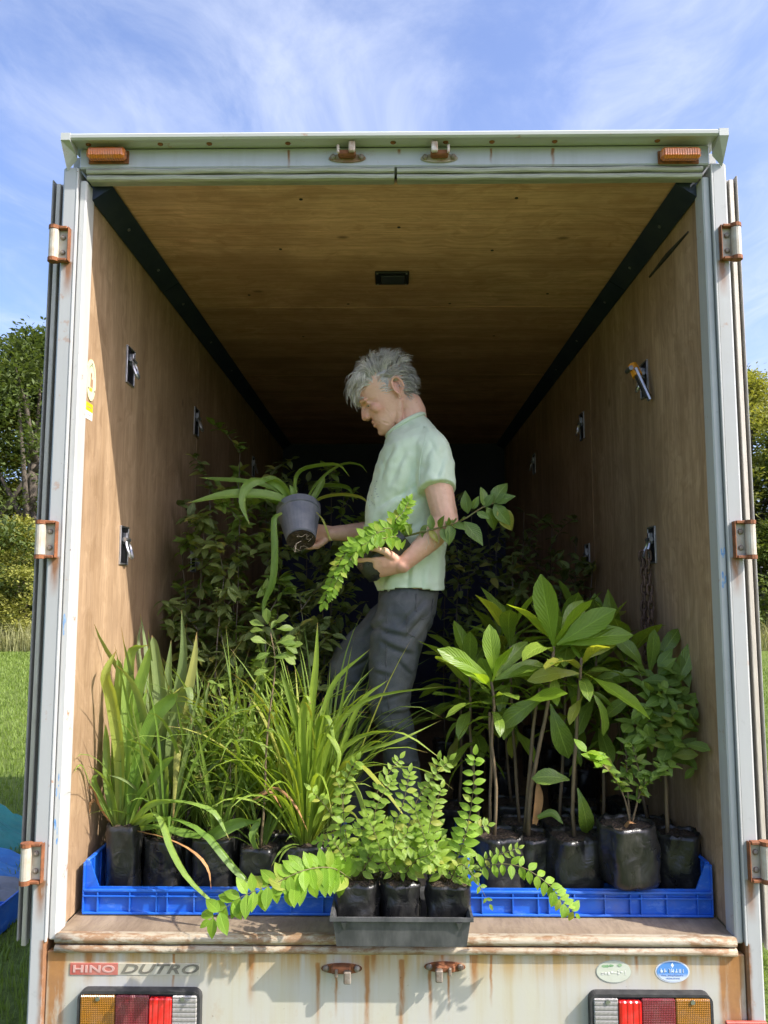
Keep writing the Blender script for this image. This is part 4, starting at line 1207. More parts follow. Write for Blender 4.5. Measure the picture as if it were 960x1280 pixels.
t, s = plant('bushy_seedling', 'bushy round leaved seedling among grass, third from the left wall', 270, 1048, 1105, 54, 0.27, 3, group=GL)
r = random.Random(9)
for k in range(8):
    a = r.uniform(0, 6.28); q = s + Vector((math.cos(a)*0.09, math.sin(a)*0.05, r.uniform(0.16, 0.42)))
    st, P = stem(t, [s + Vector((r.uniform(-.02, .02), 0, 0)), (s + q)/2 + Vector((r.uniform(-.02, .02), 0, 0)), q], 0.0025, 0.0012, 'stem_green', 8)
    for i in range(2, 8):
        for _ in range(2):
            d = Vector((r.uniform(-1, 1), r.uniform(-1, 0.6), r.uniform(-0.2, 0.7)))
            leafy(t, P[i], d, Vector((r.uniform(-.3, .3), -0.6, 1)), r.uniform(0.024, 0.044), 'round', r)
tuft(t, s, 26, (0.2, 0.42), (0.005, 0.012), (55, 88), (0.1, 1.3), matname='lf_grass', seed=8, spread=0.035)

t, s = plant('round_leaf_sapling', 'slender sapling with pale stem and round leaves at its tip', 326, 1061, 1104, 48, 0.245, 4, group=GL)
r = random.Random(4)
_, P = stem(t, pxs((326, 1062, .22), (331, 985, .21), (336, 900, .20), (344, 830, .20), (338, 790, .20)), 0.0042, 0.0018, 'stem_brown', 16)
tp = at(336, 786, .20)
for px, py, ang, L in ((332, 772, 95, .042), (346, 770, 30, .046), (352, 783, 5, .044), (324, 776, 160, .040), (322, 786, 178, .038), (338, 784, 60, .03), (347, 800, 20, .052), (358, 800, 5, .04), (366, 806, 340, .04), (362, 822, 335, .038), (374, 808, 15, .042), (328, 800, 150, .045), (334, 812, 200, .04), (352, 815, 350, .05), (340, 824, 15, .035), (331, 852, 190, .04)):
    o = at(px, py, .20 + r.uniform(-.03, .02)); a = R(ang)
    q = P[-1 if py < 792 else -3 if py < 812 else -4].lerp(o, 0.55)
    leafy(t, q, Vector((math.cos(a), r.uniform(-.5, .3), math.sin(a))), Vector((0, -0.8, 0.8)), L * 1.25, 'round', r, wide=1.05)
mb = MB()
for px, py in ((347, 800), (366, 806), (328, 800), (352, 815)):
    tube(mb, [P[-3], at(px, py, .19)], [0.0014, 0.0008], 4)
mb.build('twig', M['stem_green'], t)
for k in range(14):
    leafy(t, P[r.randint(3, 11)], Vector((r.uniform(-1, 1), r.uniform(-1, .2), r.uniform(-.2, .6))), Vector((0, -.6, 1)), r.uniform(.02, .032), 'round', r)
tuft(t, s, 14, (0.10, 0.24), (0.006, 0.013), (35, 85), (0.2, 1.2), matname='lf_grass', seed=18, spread=0.035)
strap(t, pxs((324, 1066, .20), (316, 1045, .19), (322, 1030, .20), (326, 1022, .2)), 0.022, .3, 'lf_strap', ref=(1, 0, 0))
for P_ in (((318, 995, .22), (345, 985, .20), (370, 1008, .17), (385, 1040, .18)), ((316, 1000, .2), (338, 990, .19), (352, 1010, .2))):
    strap(t, pxs(*P_), 0.008, .8, 'dry', ref=(0, 0, 1))

t, s = plant('sedge_clump', 'bright lime sedge clump with arching leaves at right end of left crate', 381, 1058, 1104, 56, 0.25, 5, group=GL)
Yb = .25
for P_, w_, tw in (
    (((385, 1045, Yb), (386, 960, Yb-.01), (390, 880, Yb), (395, 830, Yb), (397, 778, Yb)), 0.024, .1),
    (((388, 1045, Yb), (396, 980, Yb-.02), (404, 900, Yb-.02), (420, 850, Yb-.01), (462, 812, Yb-.02)), 0.020, .4),
    (((386, 1045, Yb), (392, 970, Yb-.02), (398, 905, Yb-.04), (412, 898, Yb-.07), (422, 960, Yb-.10)), 0.020, .2),
    (((390, 1045, Yb), (406, 960, Yb-.02), (428, 900, Yb-.03), (470, 870, Yb-.05), (555, 858, Yb-.05)), 0.014, .5),
    (((390, 1045, Yb), (412, 975, Yb-.03), (440, 925, Yb-.06), (500, 915, Yb-.08), (556, 952, Yb-.08)), 0.012, .6),
    (((392, 1045, Yb), (410, 990, Yb-.02), (440, 945, Yb-.03), (500, 925, Yb-.04), (552, 900, Yb)), 0.012, .6),
    (((384, 1045, Yb), (378, 970, Yb-.02), (372, 910, Yb-.03), (358, 858, Yb-.03), (350, 838, Yb-.03)), 0.020, .2),
    (((383, 1045, Yb), (370, 975, Yb-.04), (352, 920, Yb-.05), (340, 895, Yb-.05)), 0.018, .3),
    (((388, 1045, Yb), (398, 960, Yb-.05), (406, 915, Yb-.07), (424, 940, Yb-.10), (420, 970, Yb-.11)), 0.018, .2),
    (((386, 1045, Yb), (380, 960, Yb-.04), (378, 900, Yb-.05), (384, 870, Yb-.07), (388, 880, Yb-.08)), 0.024, .2),
    (((392, 1045, Yb), (420, 960, Yb), (450, 880, Yb), (485, 850, Yb)), 0.015, .4),
    (((392, 1045, Yb), (424, 975, Yb-.02), (462, 930, Yb-.03), (484, 928, Yb-.06)), 0.014, .4),
    (((392, 1048, Yb), (420, 972, Yb-.06), (444, 950, Yb-.10), (480, 985, Yb-.16), (512, 1030, Yb-.2)), 0.020, .5),
    (((392, 1050, Yb), (424, 974, Yb-.06), (446, 985, Yb-.11), (460, 1040, Yb-.15), (457, 1092, Yb-.17)), 0.016, .4)):
    strap(t, pxs(*P_), w_, tw, 'lf_sedge', ref=(1, 0.15, 0), n=14)
tuft(t, s, 95, (0.28, 0.62), (0.007, 0.016), (52, 89), (0.15, 1.5), matname='lf_sedge', seed=21, spread=0.03)
tuft(t, s, 18, (0.10, 0.25), (0.006, 0.012), (20, 80), (0.3, 1.2), matname='lf_grass', seed=22, spread=0.03)

# ---- left crate, back row
GB = 'grassy plants in the back row of the left crate'
for px, yt, w_, Y, sd, n_, ln, mt, lab in (
    (190, 1040, 44, .43, 31, 22, (.50, .80), 'lf_grey', 'tall grey green flax like plant at the back of left crate near wall'),
    (248, 1040, 46, .43, 32, 64, (.40, .72), 'lf_grass', 'dense fine grass clump behind the bushy seedling in left crate'),
    (300, 1040, 46, .41, 33, 80, (.40, .70), 'lf_grass', 'broad grass clump behind the slender sapling in left crate'),
    (352, 1040, 46, .43, 34, 66, (.38, .68), 'lf_sedge', 'lime grass clump between sapling and sedge at back of left crate'),
    (404, 1042, 46, .43, 35, 80, (.40, .78), 'lf_grass', 'loose arching grass clump at the back right corner of left crate')):
    t, s = plant('grass_clump', lab, px, yt, 1100, w_, Y, sd, group=GB)
    if n_ < 40: tuft(t, s, n_, ln, (0.022, 0.040), (70, 89), (0.0, 0.7), matname=mt, seed=sd, spread=0.035, tw=.5, nseg=12)
    else: tuft(t, s, n_, ln, (0.006, 0.013), (58, 89), (0.1, 1.3), matname=mt, seed=sd, spread=0.04)
# small leaved saplings among the grass
for px, yt, Y, sd, ln, lab in ((232, 1042, .36, 41, .5, 'wiry seedling with tiny pale leaves among the strap leaves'), (292, 1045, .34, 42, .58, 'wiry seedling with rounded leaves amid the grass clumps')):
    t, s = plant('wiry_seedling', lab, px, yt, 1100, 34, Y, sd)
    r = random.Random(sd)
    for k in range(3):
        top = s + Vector((r.uniform(-.08, .08), r.uniform(-.1, .02), ln * r.uniform(.7, 1)))
        _, P = stem(t, [s, s.lerp(top, .5) + Vector((r.uniform(-.03, .03), 0, 0)), top], 0.0024, 0.001, 'stem_dark', 12)
        for i in range(3, 12):
            for _ in range(2):
                leafy(t, P[i], Vector((r.uniform(-1, 1), r.uniform(-1, .5), r.uniform(-.2, .6))), Vector((r.uniform(-.3, .3), -.6, 1)), r.uniform(.022, .042), 'round' if r.random() < .7 else 'mid', r)

# ---- front tray: three ferny plants
def frond(parent, pts, n, L, fam='leaflet', seed=0, face=(0, -1, 0.3), taper=True, r0=0.0016, ang=78, stemmat='stem_green', nm='leaf', lo=0.12, jit=0.14, down=0.05):
    r = random.Random(seed)
    L = L * 1.22
    P = spline(pts, 2*n + 2)
    mb = MB(); tube(mb, P[::2] if len(P) > 14 else P, [r0 * (1 - 0.6 * i / (len(P[::2]) - 1)) for i in range(len(P[::2]))] if len(P) > 14 else r0, 5)
    mb.build('stem', M[stemmat], parent, smooth=True)
    face = Vector(face)
    for i in range(n):
        t = lo + (1 - lo) * i / (n - 1)
        k = min(len(P) - 2, int(t * (len(P) - 1)))
        T = (P[k+1] - P[max(0, k-1)]).normalized()
        side = T.cross(face).normalized()
        for sgn in (-1, 1):
            a = R(ang * (1 - 0.25 * t) + r.uniform(-10, 10))
            d = T * math.cos(a) + side * (sgn * math.sin(a)) + Vector((r.uniform(-jit, jit), r.uniform(-jit, jit), r.uniform(-jit, jit) - down))
            s = L * (1 - 0.45 * t if taper else 1.0) * r.uniform(0.85, 1.15)
            leafy(parent, P[k], d, face + Vector((r.uniform(-.25, .25), r.uniform(-.2, .2), r.uniform(-.1, .5))), s, fam, r, name=nm)
    leafy(parent, P[-1], (P[-1] - P[-3]), face, L * .6, fam, r, name=nm)
GT = 'ferny plants in the black tray'
def trayplant(px, yt, w_, sd, lab): return plant('ferny_plant', lab, px, yt, 1146, w_, 0.01, sd, zbase=ZF + 0.014, group=GT)
def thicket(t, px, sd, n_):
    """short loose fronds that fill the clump between the main ones"""
    r = random.Random(sd)
    for k in range(n_):
        ex, ey = px + r.uniform(-62, 58), r.uniform(985, 1092)
        y1_ = r.uniform(-.10, .06)
        frond(t, pxs((px + r.uniform(-14, 14), 1100, Yt), ((px + ex)/2 + r.uniform(-10, 10), (1100 + ey)/2 - 24, y1_*.6), (ex, ey, y1_)), r.randint(7, 10), r.uniform(.026, .038), 'leaflet' if r.random() < .75 else 'lime', sd*10 + k, ang=80, face=(r.uniform(-.5, .5), -1, r.uniform(.2, 1.2)), lo=.2, jit=.3)
Yt = 0.0
t, s = trayplant(447, 1106, 58, 51, 'ferny plant in left bag of the black tray, trailing over the blue crate')
Yt = 0.0
for k, (P_, n_, L) in enumerate((
    (((444, 1100, Yt), (432, 1040, -.02), (430, 985, -.03), (446, 950, -.05)), 13, .036),
    (((448, 1100, Yt), (455, 1040, .0), (474, 985, .02), (500, 948, .04)), 14, .036),
    (((440, 1102, Yt), (426, 1050, -.02), (428, 1000, 0), (418, 965, .03)), 9, .03),
    (((450, 1100, Yt), (466, 1050, -.05), (470, 1010, -.06), (490, 975, -.06)), 12, .038),
    (((446, 1100, Yt), (470, 1065, -.06), (492, 1060, -.08), (510, 1040, -.08)), 10, .034),
    (((442, 1100, Yt), (432, 1075, -.05), (424, 1062, -.07), (415, 1050, -.07)), 7, .026))):
    frond(t, pxs(*P_), n_, L, 'leaflet', 60 + k, ang=80)
thicket(t, 447, 1, 7)
# trailing shoot with big pale leaves to the left
frond(t, pxs((440, 1100, -.02), (415, 1085, -.08), (380, 1088, -.13), (340, 1106, -.15), (300, 1122, -.16), (262, 1150, -.17)), 22, .044, 'lime', 71, face=(0, -1, .5), taper=False, r0=.002, jit=.35, lo=.05)
frond(t, pxs((438, 1098, -.02), (410, 1092, -.09), (385, 1100, -.13), (355, 1112, -.15)), 9, .048, 'lime', 72, face=(0, -1, .4), taper=False, jit=.4)
t, s = trayplant(500, 1107, 48, 52, 'ferny plant in middle bag of the black tray')
for k, (P_, n_, L) in enumerate((
    (((500, 1100, Yt), (508, 1045, -.02), (524, 995, -.02), (562, 950, -.04)), 14, .038),
    (((498, 1100, Yt), (490, 1050, -.04), (505, 1000, -.04), (512, 965, -.03)), 12, .036),
    (((504, 1100, Yt), (530, 1060, -.04), (540, 1020, -.05), (552, 985, -.04)), 12, .036),
    (((496, 1100, Yt), (478, 1070, -.06), (470, 1045, -.08), (458, 1020, -.08)), 9, .030),
    (((502, 1100, Yt), (520, 1075, -.06), (534, 1070, -.09), (548, 1058, -.1)), 8, .030))):
    frond(t, pxs(*P_), n_, L, 'leaflet', 80 + k, ang=80)
thicket(t, 500, 2, 7)
t, s = trayplant(560, 1108, 54, 53, 'ferny plant in right bag of the black tray with an upright frond')
for k, (P_, n_, L) in enumerate((
    (((560, 1102, Yt), (580, 1050, -.02), (590, 1000, -.03), (594, 944, -.05)), 14, .042),
    (((558, 1102, Yt), (546, 1045, .0), (536, 1000, .01), (548, 950, -.02)), 13, .038),
    (((556, 1102, Yt), (540, 1070, -.04), (528, 1040, -.06), (518, 1010, -.06)), 10, .032),
    (((564, 1102, Yt), (590, 1082, -.05), (620, 1070, -.08), (648, 1060, -.09)), 11, .026),
    (((562, 1102, Yt), (575, 1080, -.07), (592, 1095, -.11), (612, 1130, -.13)), 7, .026))):
    frond(t, pxs(*P_), n_, L, 'leaflet' if k else 'lime', 90 + k, ang=80)
thicket(t, 556, 3, 6)
frond(t, pxs((566, 1102, Yt), (610, 1082, -.08), (650, 1083, -.12), (685, 1105, -.14), (700, 1124, -.14), (719, 1142, -.14)), 17, .028, 'lime', 99, face=(0, -1, .4), taper=False, jit=.35, lo=.08)

# ---- right crate
GR = 'broad leaved plants in the right crate'
def big(parent, px, py, Y, ang, L, dy=-.2, fam='new', nrm=(0, -1, .6), seed=0, wide=1.0):
    a = R(ang); r = random.Random(seed + int(px))
    leafy(parent, at(px, py, Y), Vector((math.cos(a), dy, math.sin(a))), Vector(nrm), L, fam, r, wide=wide)
t, s = plant('broad_leaf_sapling', 'broad leaved sapling with upright pale leaf, left end of right crate', 622, 1046, 1104, 64, 0.265, 61, group=GR)
_, P = stem(t, pxs((618, 1046, .25), (620, 985, .25), (614, 930, .25), (617, 885, .25), (614, 852, .25)), .0056, .0045)
stem(t, pxs((612, 1040, .27), (613, 960, .27), (612, 890, .27)), .005, .004)
c = at(614, 856, .25)
big(t, 618, 845, .24, 97, .165, -.15, 'new', (0, -1, .1), wide=1.15); big(t, 612, 848, .24, 146, .20, -.35); big(t, 608, 856, .24, 138, .15, -.4, 'new'); big(t, 618, 850, .24, 28, .19, -.3, 'broad'); big(t, 620, 846, .25, 52, .17, .1, 'broad')
rosette(t, c, 13, (.14, .20), 'broad', (55, -12), 62, .10, new=3)
t, s = plant('broad_leaf_sapling', 'tallest broad leaved sapling with two brown stems in right crate', 668, 1048, 1104, 56, 0.285, 63, group=GR)
_, P = stem(t, pxs((660, 1044, .26), (664, 985, .26), (675, 930, .25), (687, 870, .24), (692, 808, .24)), .0075, .005)
stem(t, pxs((656, 1040, .28), (662, 970, .28), (668, 900, .28), (675, 860, .28)), .0068, .005)
c = at(692, 806, .25)
big(t, 692, 808, .24, 101, .235, -.2, 'new', (-.3, -1, .1), wide=1.1); big(t, 696, 806, .22, 33, .22, -.15, 'new', (0, -1, .5), wide=1.15); big(t, 700, 800, .26, 62, .17, .1, 'broad', wide=1.2); big(t, 698, 806, .23, 16, .24, -.2, 'new'); big(t, 655, 876, .20, 20, .14, -.5, 'new', (0, -.5, 1), wide=1.7)
big(t, 688, 880, .25, 285, .19, -.3, 'broad', (0, -1, .2), wide=1.2); big(t, 684, 870, .25, 200, .20, -.3, 'broad')
rosette(t, c, 14, (.15, .21), 'broad', (58, -15), 64, .12, new=3)
strap(t, pxs((668, 1030, .25), (674, 1000, .24), (672, 975, .24)), .026, .4, 'dry', ref=(1, 0, 0))
strap(t, pxs((672, 1022, .23), (690, 1016, .22), (704, 1030, .21)), .022, .4, 'lf_broad', ref=(0, 0, 1))
t, s = plant('broad_leaf_sapling', 'broad leaved sapling with long drooping shiny leaf, middle of right crate', 717, 1048, 1106, 66, 0.235, 65, group=GR)
_, P = stem(t, pxs((718, 1046, .22), (716, 985, .22), (720, 920, .22), (725, 850, .22), (727, 822, .22)), .0062, .0048)
c = at(727, 822, .23)
big(t, 728, 840, .20, 330, .24, -.6, 'new', (.2, -.4, 1)); big(t, 742, 868, .15, 302, .14, -.3, 'broad', (.2, -.7, 1)); big(t, 724, 842, .21, 172, .17, -.3, 'broad'); big(t, 730, 826, .22, 40, .18, -.1, 'broad'); big(t, 712, 975, .21, 160, .12, -.3, 'broad', wide=1.5); big(t, 722, 985, .20, 285, .17, -.4, 'broad', (0, -1, .3))
rosette(t, c, 13, (.15, .20), 'broad', (55, -18), 66, .12, new=3)
t, s = plant('small_leaf_shrub', 'small leaved shrub in the bag leaning over front of right crate', 787, 1032, 1108, 70, 0.165, 67, lean=(-.08, -.05), zbase=ZF + 0.088, group=GR)
r = random.Random(12)
for P_ in (((788, 1032, .14), (782, 1000, .13), (770, 975, .12), (752, 955, .11), (733, 940, .1)), ((789, 1032, .14), (797, 1002, .14), (800, 970, .14), (790, 930, .14)), ((789, 1030, .14), (804, 985, .13), (818, 968, .13), (836, 958, .12)), ((788, 1030, .15), (784, 970, .15), (782, 930, .16))):
    _, P = stem(t, pxs(*P_), .003, .001, 'stem_brown', 12)
    for i in range(4, 12):
        for _ in range(3):
            lime = P_[-1][0] == 733 and i > 8
            leafy(t, P[i], Vector((r.uniform(-1, 1), r.uniform(-1, .4), r.uniform(-.2, .8))), Vector((r.uniform(-.4, .4), -.7, 1)), r.uniform(.030, .052) if not lime else .052, 'lime' if lime else 'mid', r)
strap(t, pxs((778, 1034, .12), (786, 1026, .10), (796, 1030, .10)), .025, .2, 'dry', ref=(0, 1, 0))
t, s = plant('leafy_shrub', 'bushy mid green shrub with one brown stem by the right wall', 847, 1044, 1106, 54, 0.255, 69, group=GR)
_, P0 = stem(t, pxs((834, 1042, .24), (832, 985, .24), (830, 930, .24)), .0068, .005)
r = random.Random(15)
for ex, ey, dy in ((800, 842, 0), (822, 834, .03), (850, 842, .02), (868, 905, -.04), (862, 860, 0), (810, 880, -.05), (790, 905, -.03), (845, 890, -.08), (830, 850, -.05), (868, 960, -.02), (812, 930, -.08), (836, 832, .05), (856, 930, -.08), (840, 950, -.08)):
    _, P = stem(t, [P0[-1], P0[-1].lerp(at(ex, ey, .24 + dy), .5) + Vector((0, 0, .02)), at(ex, ey, .24 + dy)], .0024, .001, 'stem_green', 9)
    for i in range(3, 9):
        for _ in range(2):
            d = Vector((r.uniform(-1, 1), r.uniform(-1, .4), r.uniform(-.4, .8)))
            if P[i].x + d.x * .06 > HW - .02: d.x = -abs(d.x)
            leafy(t, P[i], d, Vector((r.uniform(-.4, .4), -.8, .8)), r.uniform(.050, .084), 'mid' if r.random() < .65 else 'round', r)
for px_, py_, an_, L_ in ((806, 838, 120, .17), (818, 830, 60, .16), (826, 842, 20, .15), (800, 850, 165, .16), (812, 842, 85, .15), (796, 868, 200, .14), (836, 872, 330, .14), (850, 905, 25, .12)):
    big(t, px_, py_, .33, an_, L_, -.35, 'broad')
big(t, 845, 860, .26, 68, .17, -.1, 'broad', (-.4, -1, .3), wide=1.05); big(t, 840, 880, .22, 20, .13, -.2, 'broad'); big(t, 815, 940, .2, 100, .09, -.3, 'broad', wide=1.4)
# back row of the right crate and the bags behind it
GS = 'broad leaved saplings standing behind the front row on the right'
GSL = ['dark glossy sapling behind leftmost of the front row in right crate', 'dark glossy sapling behind the two stemmed one in right crate', 'dark glossy sapling behind the drooping leaf one in right crate', 'dark glossy sapling behind the leaning bag in right crate', 'dark glossy sapling behind the bushy shrub by the right wall', "dark broad leaved sapling on the floor nearest to the man's legs", 'dark broad leaved sapling standing on the floor behind the pale upright leaf', 'dark broad leaved sapling standing on the floor behind the middle of right crate', 'dark broad leaved sapling standing on the floor below the hanging chain', 'rearmost broad leaved sapling against the right wall below the chain']
for i, (px, yt, Y, ct, n_) in enumerate(((600, 1035, .45, 840, 14), (650, 1030, .45, 800, 15), (700, 1030, .47, 800, 15), (755, 1030, .45, 815, 15), (812, 1030, .45, 815, 16), (575, 1010, .80, 825, 14), (640, 1005, .82, 800, 14), (720, 1005, .80, 785, 14), (790, 1005, .80, 800, 16), (845, 1005, .95, 800, 16))):
    zb = None if Y < .56 else ZF + .002
    t, s = plant('broad_leaf_sapling', GSL[i], px, yt, 1100, 56, Y, 70 + i, zbase=zb, group=GS)
    r = random.Random(200 + i)
    top = at(px + r.uniform(-14, 14), ct, Y); top.x = min(top.x, .80)
    _, P = stem(t, [s, s.lerp(top, .5) + Vector((r.uniform(-.02, .02), 0, 0)), top], .006, .0045)
    rosette(t, top, n_ + 4, (.16, .24), 'broad', (72, -15), 210 + i, .16, new=1 + i % 2)
    rosette(t, s.lerp(top, .62), 5, (.16, .24), 'broad', (20, -35), 240 + i, .08)

# ---- shaded saplings further in
def sapling(px, ytop, Y, seed, label, group, base_w=.06, n_br=7, h_leaf=(.045, .075), dens=3, fam='dark', joined=False, spread=.22):
    r = random.Random(seed)
    top = at(px, ytop, Y)
    c = Vector((top.x + r.uniform(-.05, .05), Y, ZF + .002))
    c.x = max(-HW + .09, min(HW - .09, c.x))
    t = thing('leafy_sapling', label, 'potted plant', c, group)
    s = bag(t, c, base_w, .17, seed=seed)
    stem(t, [s, s.lerp(top, .5) + Vector((r.uniform(-.04, .04), r.uniform(-.04, .04), 0)), top], .0045, .0015, 'stem_dark', 14)
    P0 = spline([s, s.lerp(top, .5), top], 14)
    L = []
    for b in range(n_br):
        k = r.randint(4, 13); a = r.uniform(0, 6.28); ln = r.uniform(.10, spread) * (1.25 - .5 * k / 13)
        e = P0[k] + Vector((math.cos(a)*ln, math.sin(a)*ln*.8, r.uniform(.02, .16)))
        e.x = max(-HW + .03, min(HW - .03, e.x))
        P = spline([P0[k], P0[k].lerp(e, .5) + Vector((0, 0, .02)), e], 7)
        mb = MB(); tube(mb, P, [.0022, .002, .0018, .0015, .0012, .001, .0008], 4); mb.build('branch', M['stem_dark'], t)
        L += [(q, 1) for q in P[1:] for _ in range(dens)]
    L += [(P0[k], 0) for k in range(6, 14) for _ in range(dens)]
    if joined: mb = MB()
    for q, _ in L:
        d = Vector((r.uniform(-1, 1), r.uniform(-1, .6), r.uniform(-.5, .7)))
        if abs(q.x + d.x*.06) > HW - .015: d.x = -d.x
        sz = r.uniform(*h_leaf); nr = Vector((r.uniform(-.5, .5), r.uniform(-.9, .2), 1))
        if not joined: leafy(t, q, d, nr, sz, fam, r)
        else:
            x, y, z = basis(d, nr)
            o = len(mb.v)
            for (a_, b_, c_) in ((0, 0, 0), (-.23, .45, .05), (0, .5, -.03), (.23, .45, .05), (0, 1, -.12)):
                mb.v.append(tuple(q + x*(a_*sz) + y*(b_*sz) + z*(c_*sz)))
            mb.uv += [(.5, 0), (0, .5), (.5, .5), (1, .5), (.5, 1)]
            for f in ((0, 2, 1), (0, 3, 2), (1, 2, 4), (2, 3, 4)): mb.f.append(tuple(o+i for i in f)); mb.mi.append(0)
    if joined: mb.build('foliage', M['lf_' + fam], t, smooth=True, kind='stuff')
GA = 'shaded saplings behind the left crate'
sap = [(300, 566, 1.25), (262, 610, 1.1), (332, 600, 1.35), (228, 690, .95), (255, 660, .80), (385, 640, 1.3), (300, 650, .85), (350, 690, .9), (400, 690, 1.0), (430, 620, 1.6), (280, 720, .72), (415, 590, 1.9), (330, 740, .70), (375, 745, .68)]
SPL = ['tallest dark sapling, its tip above the left end of the held strap leaves', 'dark sapling by the left wall, just left of the tallest one', 'dark sapling right behind the held grey pot', 'low bushy sapling touching the left wall, leftmost of the shaded saplings', 'wiry sapling near the left wall above the tall flax like leaves', "dark sapling between the held grey pot and the man's forearm", 'mid green sapling below the left end of the held strap leaves', 'dark sapling directly below the held grey pot', "dark sapling below the man's far wrist, above the sedge", "dark sapling behind the man's chest, left of his shirt", 'short sapling just behind the tall flax like leaves', "slim rear sapling whose tip shows beside the man's forearm", 'short sapling behind the round leaved slender sapling', 'short mid green sapling behind the sedge clump']
for i, (px, yt, Y) in enumerate(sap):
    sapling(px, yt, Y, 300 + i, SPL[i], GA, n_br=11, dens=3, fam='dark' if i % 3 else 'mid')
GD = 'saplings in deep shade on the right'
SDL = ["sapling in deep shade just right of the man's elbow", "sapling in deep shade right of the man's shirt hem", 'sapling in deep shade under the tip of the vine shoot', 'sapling in deep shade left of the rear right wall ring', 'sapling in deep shade touching the right wall below the rear ring', 'short sapling in deep shade above the pale upright leaf', 'short sapling in deep shade above the tallest broad leaved sapling', "sapling in deep shade close behind the man's hip", 'short sapling by the right wall, left of the chain', 'far sapling behind the vine shoot near the back of the truck', 'farthest sapling at the back of the truck on the right', "far sapling right behind the man's back"]
for i, (px, yt, Y) in enumerate(((590, 640, 1.7), (620, 690, 1.5), (655, 640, 1.9), (690, 660, 1.8), (720, 670, 1.6), (640, 720, 1.3), (700, 730, 1.3), (575, 700, 1.4), (740, 720, 1.35), (610, 655, 2.3), (670, 690, 2.4), (560, 670, 2.0))):
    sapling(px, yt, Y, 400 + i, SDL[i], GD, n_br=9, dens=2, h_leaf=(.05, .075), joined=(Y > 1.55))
# ------------------------------------------------------------------ the person
PY = 0.60
def cloth(name, c1, c2, weave, amt=.25, fold=.3):
    m = NT(name)
    wv = m.noise(m.mapping((1, 1, 1)), weave, 2); fo = m.noise(m.mapping((1, 1, .8)), 13, 4, .5, .6)
    c = m.mix(m.rng(m.noise(m.mapping(), 6, 5), .35, .68), c1, c2)
    c = m.mix(m.rng(wv, .3, .7, 0, amt), c, tuple(q * .55 for q in c1))
    m.base(c); m.set(rough=.85, spec=.2)
    m.bump(m.math('ADD', m.math('MULTIPLY', wv, .12), fo), fold, .014)
    return m.mat
M['shirt'] = cloth('pale_green_cotton', (0.57, 0.69, 0.51), (0.63, 0.73, 0.57), 500, .15, .28)
M['jeans'] = cloth('charcoal_denim', (0.060, 0.070, 0.078), (0.135, 0.138, 0.128), 420, .4, .42)
for i, c_ in enumerate(((0.76, 0.73, 0.67), (0.60, 0.575, 0.535), (0.40, 0.385, 0.365), (0.82, 0.79, 0.71))):
    M['hair%d' % i] = simple('grey_hair', c_, tuple(q * .75 for q in c_), 60, .5)

def remesh(name, mb, voxel, smooth_it, mat_, parent, disp=None, factor=.5):
    me = mb.mesh(name, mat_)
    o = bpy.data.objects.new(name, me); col.objects.link(o)
    md = o.modifiers.new('r', 'REMESH'); md.mode = 'VOXEL'; md.voxel_size = voxel; md.use_smooth_shade = True
    if smooth_it:
        ms = o.modifiers.new('s', 'SMOOTH'); ms.factor = factor; ms.iterations = smooth_it
    dg = bpy.context.evaluated_depsgraph_get()
    me2 = bpy.data.meshes.new_from_object(o.evaluated_get(dg))
    bpy.data.objects.remove(o); bpy.data.meshes.remove(me)
    me2.name = name
    if not me2.materials: me2.materials.append(mat_)
    me2.polygons.foreach_set('use_smooth', [True] * len(me2.polygons))
    if disp:
        ns = [v.normal.copy() for v in me2.vertices]
        for v, n_ in zip(me2.vertices, ns): v.co = v.co + n_ * disp(v.co, n_)
    b = wloc(parent); me2.transform(Matrix.Translation(-b)); me2.update()
    r = bpy.data.objects.new(name, me2); col.objects.link(r); r.parent = parent
    return r
def limb(mb, pts, radii, n=14, sub=12, ry=None, side=None, end=True):
    P = spline(pts, sub); rr = [lerp_list(radii, i / (sub-1)) for i in range(sub)]
    r2 = [lerp_list(ry, i / (sub-1)) for i in range(sub)] if ry else None
    tube(mb, P, rr, n, r2, side)
    ellipsoid(mb, P[0], (rr[0],)*3, nu=n)
    if end: ellipsoid(mb, P[-1], (rr[-1],)*3, nu=n)
    return P
base_ = at(505, 900, PY); base_.z = ZF
person = thing('person', 'grey haired man in a pale green t-shirt and dark jeans lifting potted plants', 'person', base_)
# --- head frame: F forward (he faces -X, looking down), U up, LV lateral
PIT = R(26); HS = 1.08
F = Vector((-math.cos(PIT), -0.05, -math.sin(PIT))).normalized(); LV = Vector((0, 1, 0)); LV = (LV - F * LV.dot(F)).normalized(); U = LV.cross(F) * -1
if U.z < 0: U = -U
H0 = at(478, 545, PY) - F * (.074 * HS)
def hp(f, l, u): return H0 + F * (f*HS) + LV * (l*HS) + U * (u*HS)
body = MB()
prof = [  # u, front, back, half width
    (-.004, .058, .030, .016), (.004, .072, .018, .030), (.018, .078, .004, .042), (.036, .079, -.020, .051), (.052, .081, -.045, .056), (.070, .081, -.060, .060),
    (.088, .083, -.076, .064), (.106, .085, -.088, .067), (.124, .087, -.096, .069), (.140, .092, -.101, .071), (.158, .091, -.103, .073), (.178, .085, -.100, .073),
    (.198, .070, -.090, .068), (.216, .046, -.070, .056), (.230, .012, -.044, .036), (.236, -.012, -.026, .012)]
def hrow(u):
    for i in range(len(prof) - 1):
        if prof[i][0] <= u <= prof[i+1][0]:
            t = (u - prof[i][0]) / (prof[i+1][0] - prof[i][0]); t = t
            return tuple(prof[i][k] * (1-t) + prof[i+1][k] * t for k in (1, 2, 3))
    return prof[-1][1:]
NU, NV = 48, 56
vs = []
